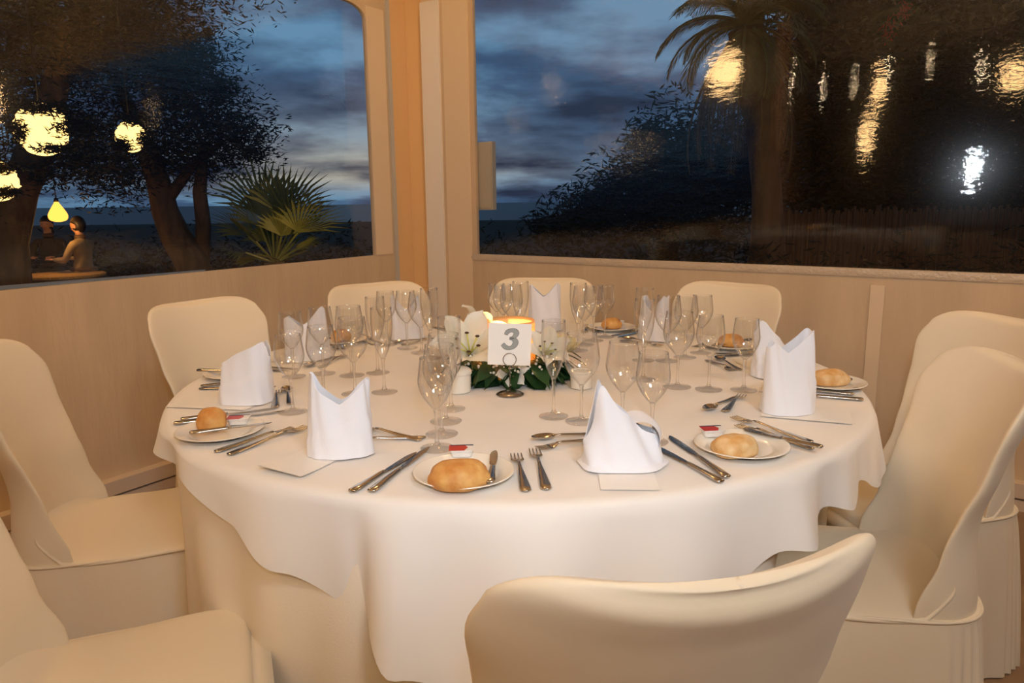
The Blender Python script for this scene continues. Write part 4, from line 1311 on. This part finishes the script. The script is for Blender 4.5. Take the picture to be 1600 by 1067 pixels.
# terrace rail, table, people, lanterns
p0, p1 = at(140, 440, 5.6), at(300, 427, 5.9)
mb = MB(); dv = (p1 - p0).normalized()
mb.tube([p0 - dv * 2.2, p1 + dv * 0.1], 0.022, 8)
rail = thing('terrace_rail', 'pale horizontal rail at the bottom of the left window', 'rail', (p0.x, p0.y, -0.3))
mb.v = [tuple(Vector(v) - Vector((p0.x, p0.y, -0.3))) for v in mb.v]; mb.build('handrail', M['rail'], rail)
for k in range(4):
    q = p0.lerp(p1, -1.6 + k * 0.85) - Vector((p0.x, p0.y, -0.3)); mb = MB(); mb.tube([(q.x, q.y, 0), (q.x, q.y, q.z - 0.02)], 0.016, 8); mb.build('baluster', M['rail'], rail)

TT = at(98, 428, 9.6)
tt = thing('terrace_table', 'small round straw-topped table outside the left window', 'table', (TT.x, TT.y, -0.17))
zt_ = TT.z + 0.17
mb = MB(); mb.lathe([(0, zt_), (0.49, zt_), (0.50, zt_ - 0.01), (0.50, zt_ - 0.03), (0.0, zt_ - 0.03)], 40); mb.build('tabletop', M['straw'], tt, autos=40)
mb = MB(); mb.lathe([(0.485, zt_ - 0.03), (0.50, zt_ - 0.03), (0.50, zt_ - 0.14), (0.485, zt_ - 0.14)], 40, close=True); mb.build('apron', M['wood'], tt, autos=40)
mb = MB(); mb.tube([(0, 0, 0.02), (0, 0, zt_ - 0.025)], 0.035, 12); mb.lathe([(0, 0.03), (0.2, 0.02), (0.22, 0.0), (0, 0)], 24); mb.build('pedestal', M['wood'], tt)


def seated_person(loc, rz, shirt, hairlong, label, lean=0.0):
    """one continuous body grown with a skin modifier; +y is forward; seat height 0.45"""
    t = thing('person', label, 'person', loc, rz)
    V = []; E = []; RAD = []

    def v(p, r):
        V.append(p); RAD.append(r); return len(V) - 1
    pel = v((0, 0, 0.50), (0.15, 0.11)); ab = v((0, lean * 0.3, 0.66), (0.135, 0.095)); ch = v((0, lean * 0.7, 0.84), (0.155, 0.10)); ns = v((0, lean, 0.985), (0.06, 0.055)); nk = v((0, lean + 0.012, 1.05), (0.052, 0.052))
    E += [(pel, ab), (ab, ch), (ch, ns), (ns, nk)]
    for sx in (-1, 1):
        sh = v((sx * 0.17, lean * 0.9, 0.925), (0.062, 0.06)); el = v((sx * 0.235, lean + 0.10, 0.70), (0.043, 0.043)); wr = v((sx * 0.13, lean + 0.33, 0.715), (0.028, 0.026))
        E += [(ch, sh), (sh, el), (el, wr)]
        hp = v((sx * 0.10, 0.06, 0.49), (0.09, 0.085)); kn = v((sx * 0.12, 0.43, 0.50), (0.06, 0.06)); an = v((sx * 0.12, 0.45, 0.10), (0.038, 0.04)); to = v((sx * 0.13, 0.60, 0.035), (0.036, 0.03))
        E += [(pel, hp), (hp, kn), (kn, an), (an, to)]
    me = bpy.data.meshes.new('body'); me.from_pydata(V, E, []); o = bpy.data.objects.new('body', me); COL.objects.link(o); o.parent = t
    sk = o.modifiers.new('skin', 'SKIN'); sk.use_smooth_shade = True
    for i, r in enumerate(RAD): me.skin_vertices[0].data[i].radius = r
    me.skin_vertices[0].data[0].use_root = True
    ss = o.modifiers.new('sub', 'SUBSURF'); ss.levels = 2; ss.render_levels = 2
    me.materials.append(shirt)
    # head
    hc = Vector((0, lean + 0.03, 1.155))

    def hf(d):
        q = 1.0
        if d.y > 0.2 and d.z < -0.1: q -= 0.05 * abs(d.x)
        if d.z < -0.3: q *= 1 - 0.18 * (abs(d.x))
        if abs(d.x) < 0.22 and d.y > 0.75 and -0.35 < d.z < 0.1: q += 0.16 * (1 - abs(d.x) / 0.22) * (1 - abs(d.z + 0.15) / 0.25)
        return q
    mb = MB(); mb.ball(hc, (0.074, 0.092, 0.112), 28, 22, fn=hf)
    for sx in (-1, 1): mb.ball(hc + Vector((sx * 0.075, -0.01, -0.01)), (0.010, 0.020, 0.030), 10, 8)
    mb.tube([hc + Vector((0, -0.015, -0.14)), hc + Vector((0, -0.01, -0.06))], 0.05, 12); mb.build('head', M['skin'], t)
    mb = MB()
    for sx in (-1, 1): mb.ball(hc + Vector((sx * 0.030, 0.080, 0.012)), (0.011, 0.008, 0.006), 8, 6)
    mb.build('eyes', M['eye'], t)
    mb = MB(); mb.ball(hc + Vector((0, 0.084, -0.052)), (0.022, 0.008, 0.006), 10, 6); mb.build('mouth', M['lip'], t)

    def hairf(d):
        return 1.0 if (d.z > 0.25 - 0.6 * max(0, -d.y) * (2.2 if hairlong else 1.4) or d.y < -0.35) else 0.86
    mb = MB(); mb.ball(hc + Vector((0, -0.010, 0.012)), (0.086, 0.100, 0.118), 26, 20, fn=hairf)
    if hairlong: mb.ball(hc + Vector((0, -0.06, -0.09)), (0.075, 0.045, 0.11), 16, 12)
    mb.build('hair', M['hair'], t)
    # hands: palm, four bent fingers and a thumb
    for sx in (-1, 1):
        mb = MB(); w = Vector((sx * 0.13, lean + 0.33, 0.715)); dd = Vector((-sx * 0.30, 0.95, 0.0)).normalized(); s_ = Vector((0, 0, 1)).cross(dd)
        mb.tube([w, w + dd * 0.04, w + dd * 0.085], [0.024, 0.036, 0.034], 10, flat=0.45)
        for k in range(4):
            b_ = w + dd * 0.08 + s_ * (0.026 - 0.0175 * k); l_ = (0.062, 0.072, 0.068, 0.052)[k]
            mb.tube([b_, b_ + dd * l_ * 0.5 + Vector((0, 0, 0.004)), b_ + dd * l_ * 0.95 + Vector((0, 0, -0.014))], [0.0085, 0.008, 0.0065], 7)
        th_ = w + dd * 0.03 - s_ * sx * -0.030
        mb.tube([th_, th_ + dd * 0.028 + s_ * sx * 0.020, th_ + dd * 0.055 + s_ * sx * 0.022], [0.011, 0.0095, 0.0075], 7)
        mb.build('hand', M['skin'], t)
    mb = MB(); mb.lathe([(0.066, 0.965), (0.078, 1.0), (0.066, 1.035), (0.060, 1.03), (0.064, 0.99)], 18, (0, lean + 0.005, 0), close=True); mb.build('collar', M['wood'], t)
    mb = MB(); mb.lathe([(0.15, 0.56), (0.165, 0.57), (0.165, 0.60), (0.15, 0.61)], 20, (0, 0.01, 0), close=True); mb.build('belt', M['wood'], t)
    # stool carrying the person is a thing of its own
    sb = thing('terrace_stool', 'dark wooden stool under the ' + label.split(' person ')[0] + ' person', 'stool', loc, rz)
    mb = MB(); mb.box((0, 0.0, 0.39), (0.19, 0.19, 0.015)); mb.build('seat', M['wood'], sb, smooth=False)
    for ax in (-1, 1):
        for ay in (-1, 1):
            mb = MB(); mb.tube([(ax * 0.15, ay * 0.15, 0.375), (ax * 0.17, ay * 0.17, 0)], 0.016, 8); mb.build('leg', M['wood'], sb)
    return t


q = at(130, 400, 9.9)
GZ = -0.17
seated_person(Vector((q.x, 9.9, GZ)), radians(84), M['coat'], False, 'tan-coated person with dark hair sitting at the terrace table, facing left')
q = at(82, 400, 10.7)
seated_person(Vector((q.x, 10.7, GZ)), radians(-165), M['darkcoat'], True, 'dark-clothed person behind the terrace table under the amber drop lantern', 0.06)
mb = MB(); mb.box((TT.x + 0.0, 10.0, -0.235), (1.5, 1.5, 0.065)); tag(mb.build('terrace_deck', M['wood'], smooth=False), 'dark wooden deck under the terrace table', 'deck')


def lantern(loc, r, h, mats, label, cord, nm='hanging_lantern'):
    t = thing(nm, label, 'lantern', loc, 0, 'lanterns outside the left window')
    mb = MB(); mb.lathe(crom([(0.004, h * 0.62), (r * 0.25, h * 0.42), (r * 0.72, h * 0.12), (r, -h * 0.12), (r * 0.85, -h * 0.32), (r * 0.3, -h * 0.40), (0.004, -h * 0.40)], 3), 20); mb.build('shade', mats[0], t)
    if len(mats) > 1:
        mb = MB(); mb.ball((0, 0, -h * 0.08), r * 1.01, 14, 10); mb.build('bulb', mats[1], t)
    mb = MB(); mb.lathe([(0.001, h * 0.66), (r * 0.2, h * 0.60), (r * 0.28, h * 0.46), (0.001, h * 0.5)], 12); mb.tube([(0, 0, h * 0.6), (0, 0, cord)], 0.006, 6); mb.build('cord', M['iron'], t)


lantern(at(90, 332, 9.8), 0.115, 0.30, [M['lantern_glow']], 'small amber drop lantern over the terrace table', 1.4)
lantern(at(22, 342, 10.5), 0.06, 0.24, [M['lantern_glow']], 'faint amber lantern at the far left edge', 1.4)


def globe(loc, r, label, seed):
    """paper globe with a roughened outline"""
    t = thing('paper_lantern', label, 'lantern', loc, 0, 'paper lanterns outside the left window'); rnd = random.Random(seed)
    mb = MB(); rows = []
    for i in range(25):
        th = pi * (i + 0.2) / 24.4; row = []
        for k in range(40):
            a = 2 * pi * k / 40
            q = 1 + 0.30 * mnoise.noise(Vector((cos(a) * 3, sin(a) * 3, i * 1.3 + seed)))  # ragged edge of the rippled glow put into the outline
            row.append(Vector((r * q * sin(th) * cos(a), r * q * sin(th) * sin(a), r * 1.12 * cos(th))))
        rows.append(row)
    mb.grid(rows, True); mb.build('shade', M['lantern_paper'], t)
    mb = MB()
    mb.tube([(0, 0, r * 1.1), (0, 0, r * 1.1 + 1.6)], 0.006, 6); mb.build('cord', M['iron'], t)


globe(at(65, 202, 6.6), 0.20, 'large bright paper lantern, left of the two in the left window', 1)
globe(at(204, 214, 7.4), 0.13, 'smaller dimmer paper lantern beside the dark tree', 2)
mb = MB()
leaf_cloud(mb, [(at(65, 168, 6.2), (0.26, 0.08, 0.05)), (at(30, 205, 6.2), (0.05, 0.06, 0.10)), (at(88, 232, 6.2), (0.16, 0.06, 0.035)), (at(210, 186, 6.6), (0.16, 0.08, 0.05)), (at(190, 228, 6.6), (0.09, 0.06, 0.07)), (at(228, 220, 6.6), (0.06, 0.06, 0.08)), (at(10, 262, 6.0), (0.14, 0.06, 0.04)), (at(12, 300, 6.0), (0.09, 0.06, 0.04)), (at(130, 200, 6.4), (0.22, 0.1, 0.1))], 420, 0.030, random.Random(77))  # leaf slips added to break up the edges of the lantern glow
sp = mb.build('glow_breaking_spray', M['foliage'], smooth=False); tag(sp, 'added dark leaf sprays roughening the glow of the paper lanterns in the left window', 'leaves', kind='stuff')
globe(at(-4, 283, 6.4), 0.15, 'paper lantern cut off by the left edge of the picture', 3)

# terrace spot lights that warm the trunks and the palm
def point(name, loc, power, col, r=0.06):
    d = bpy.data.lights.new(name, 'POINT'); d.energy = power; d.color = col; d.shadow_soft_size = r
    o = bpy.data.objects.new(name, d); COL.objects.link(o); o.location = loc


point('palm_uplight', at(485, 425, 7.0), 9, (1.0, 0.62, 0.22))
point('trunk_uplight', at(215, 430, 7.6), 12, (1.0, 0.5, 0.2))
point('table_lantern_light', at(92, 352, 9.6) + Vector((0, -0.12, 0.0)), 9.0, (1.0, 0.5, 0.14), 0.05)
point('fence_uplight', at(1330, 420, 8.2), 2, (1.0, 0.5, 0.22))
point('tall_palm_uplight', at(1110, 400, 8.0), 0.8, (1.0, 0.55, 0.2))

# ================================================================== SKY
wd = bpy.data.worlds.new('dusk'); scene.world = wd; wd.use_nodes = True
nt = wd.node_tree; nt.nodes.clear()
out = N(nt, 'ShaderNodeOutputWorld'); bg = N(nt, 'ShaderNodeBackground', Strength=1.0)
tc = N(nt, 'ShaderNodeTexCoord'); sx = N(nt, 'ShaderNodeSeparateXYZ'); L(nt, tc.outputs['Generated'], sx.inputs[0])


def mth(op, a, b=None, clamp=False):
    n = N(nt, 'ShaderNodeMath', operation=op); n.use_clamp = clamp
    for i, q_ in enumerate((a, b)):
        if q_ is None: continue
        if isinstance(q_, (int, float)): n.inputs[i].default_value = q_
        else: L(nt, q_, n.inputs[i])
    return n.outputs[0]


den = mth('ADD', mth('MAXIMUM', sx.outputs['Z'], 0.0), 0.16)
cx = N(nt, 'ShaderNodeCombineXYZ'); L(nt, mth('DIVIDE', sx.outputs['X'], den), cx.inputs[0]); L(nt, mth('DIVIDE', sx.outputs['Y'], den), cx.inputs[1])
nz = N(nt, 'ShaderNodeTexNoise', Scale=0.8, Detail=7.0, Roughness=0.55); L(nt, cx.outputs[0], nz.inputs['Vector'])
rp = N(nt, 'ShaderNodeValToRGB'); e = rp.color_ramp
e.elements[0].position = 0.40; e.elements[0].color = (0.13, 0.27, 0.43, 1)
e.elements[1].position = 0.62; e.elements[1].color = (0.018, 0.026, 0.055, 1)
m1 = e.elements.new(0.50); m1.color = (0.05, 0.10, 0.19, 1)
side = mth('MULTIPLY', mth('ADD', sx.outputs['X'], 0.05), 3.0, clamp=True)
bias = mth('MULTIPLY', side, mth('MULTIPLY', mth('SUBTRACT', 0.17, sx.outputs['Z']), 1.3))
cloud = mth('ADD', nz.outputs['Fac'], bias)
L(nt, cloud, rp.inputs['Fac'])
# pale yellow afterglow low over the sea
gr = N(nt, 'ShaderNodeValToRGB'); g = gr.color_ramp
g.elements[0].position = 0.0; g.elements[0].color = (0.0, 0, 0, 1); g.elements[1].position = 0.16; g.elements[1].color = (0, 0, 0, 1)
x1 = g.elements.new(0.035); x1.color = (0.75, 0.75, 0.75, 1); x2 = g.elements.new(0.012); x2.color = (0.15, 0.15, 0.15, 1); x3 = g.elements.new(0.08); x3.color = (0.3, 0.3, 0.3, 1)
L(nt, sx.outputs['Z'], gr.inputs['Fac'])
clear = N(nt, 'ShaderNodeValToRGB'); clear.color_ramp.elements[0].position = 0.42; clear.color_ramp.elements[0].color = (1, 1, 1, 1); clear.color_ramp.elements[1].position = 0.62; clear.color_ramp.elements[1].color = (0, 0, 0, 1)
L(nt, nz.outputs['Fac'], clear.inputs['Fac'])
# strongest towards one bearing
azd = Vector((-0.23, 0.97, 0)).normalized()
dp = N(nt, 'ShaderNodeVectorMath', operation='DOT_PRODUCT'); dp.inputs[1].default_value = azd; L(nt, tc.outputs['Generated'], dp.inputs[0])
az = mth('POWER', mth('MAXIMUM', dp.outputs['Value'], 0.0), 40.0)
fac = mth('MULTIPLY', mth('MULTIPLY', gr.outputs[0], clear.outputs[0]), az)
mx = N(nt, 'ShaderNodeMix', data_type='RGBA'); L(nt, fac, mx.inputs['Factor']); L(nt, rp.outputs[0], mx.inputs['A']); mx.inputs['B'].default_value = (0.62, 0.52, 0.33, 1)
fade = N(nt, 'ShaderNodeMapRange'); fade.inputs['From Min'].default_value = 0.24; fade.inputs['From Max'].default_value = 0.55; fade.inputs['To Min'].default_value = 1.0; fade.inputs['To Max'].default_value = 0.12
L(nt, sx.outputs['Z'], fade.inputs['Value']); L(nt, fade.outputs[0], bg.inputs['Strength'])
L(nt, mx.outputs['Result'], bg.inputs['Color']); L(nt, bg.outputs[0], out.inputs['Surface'])
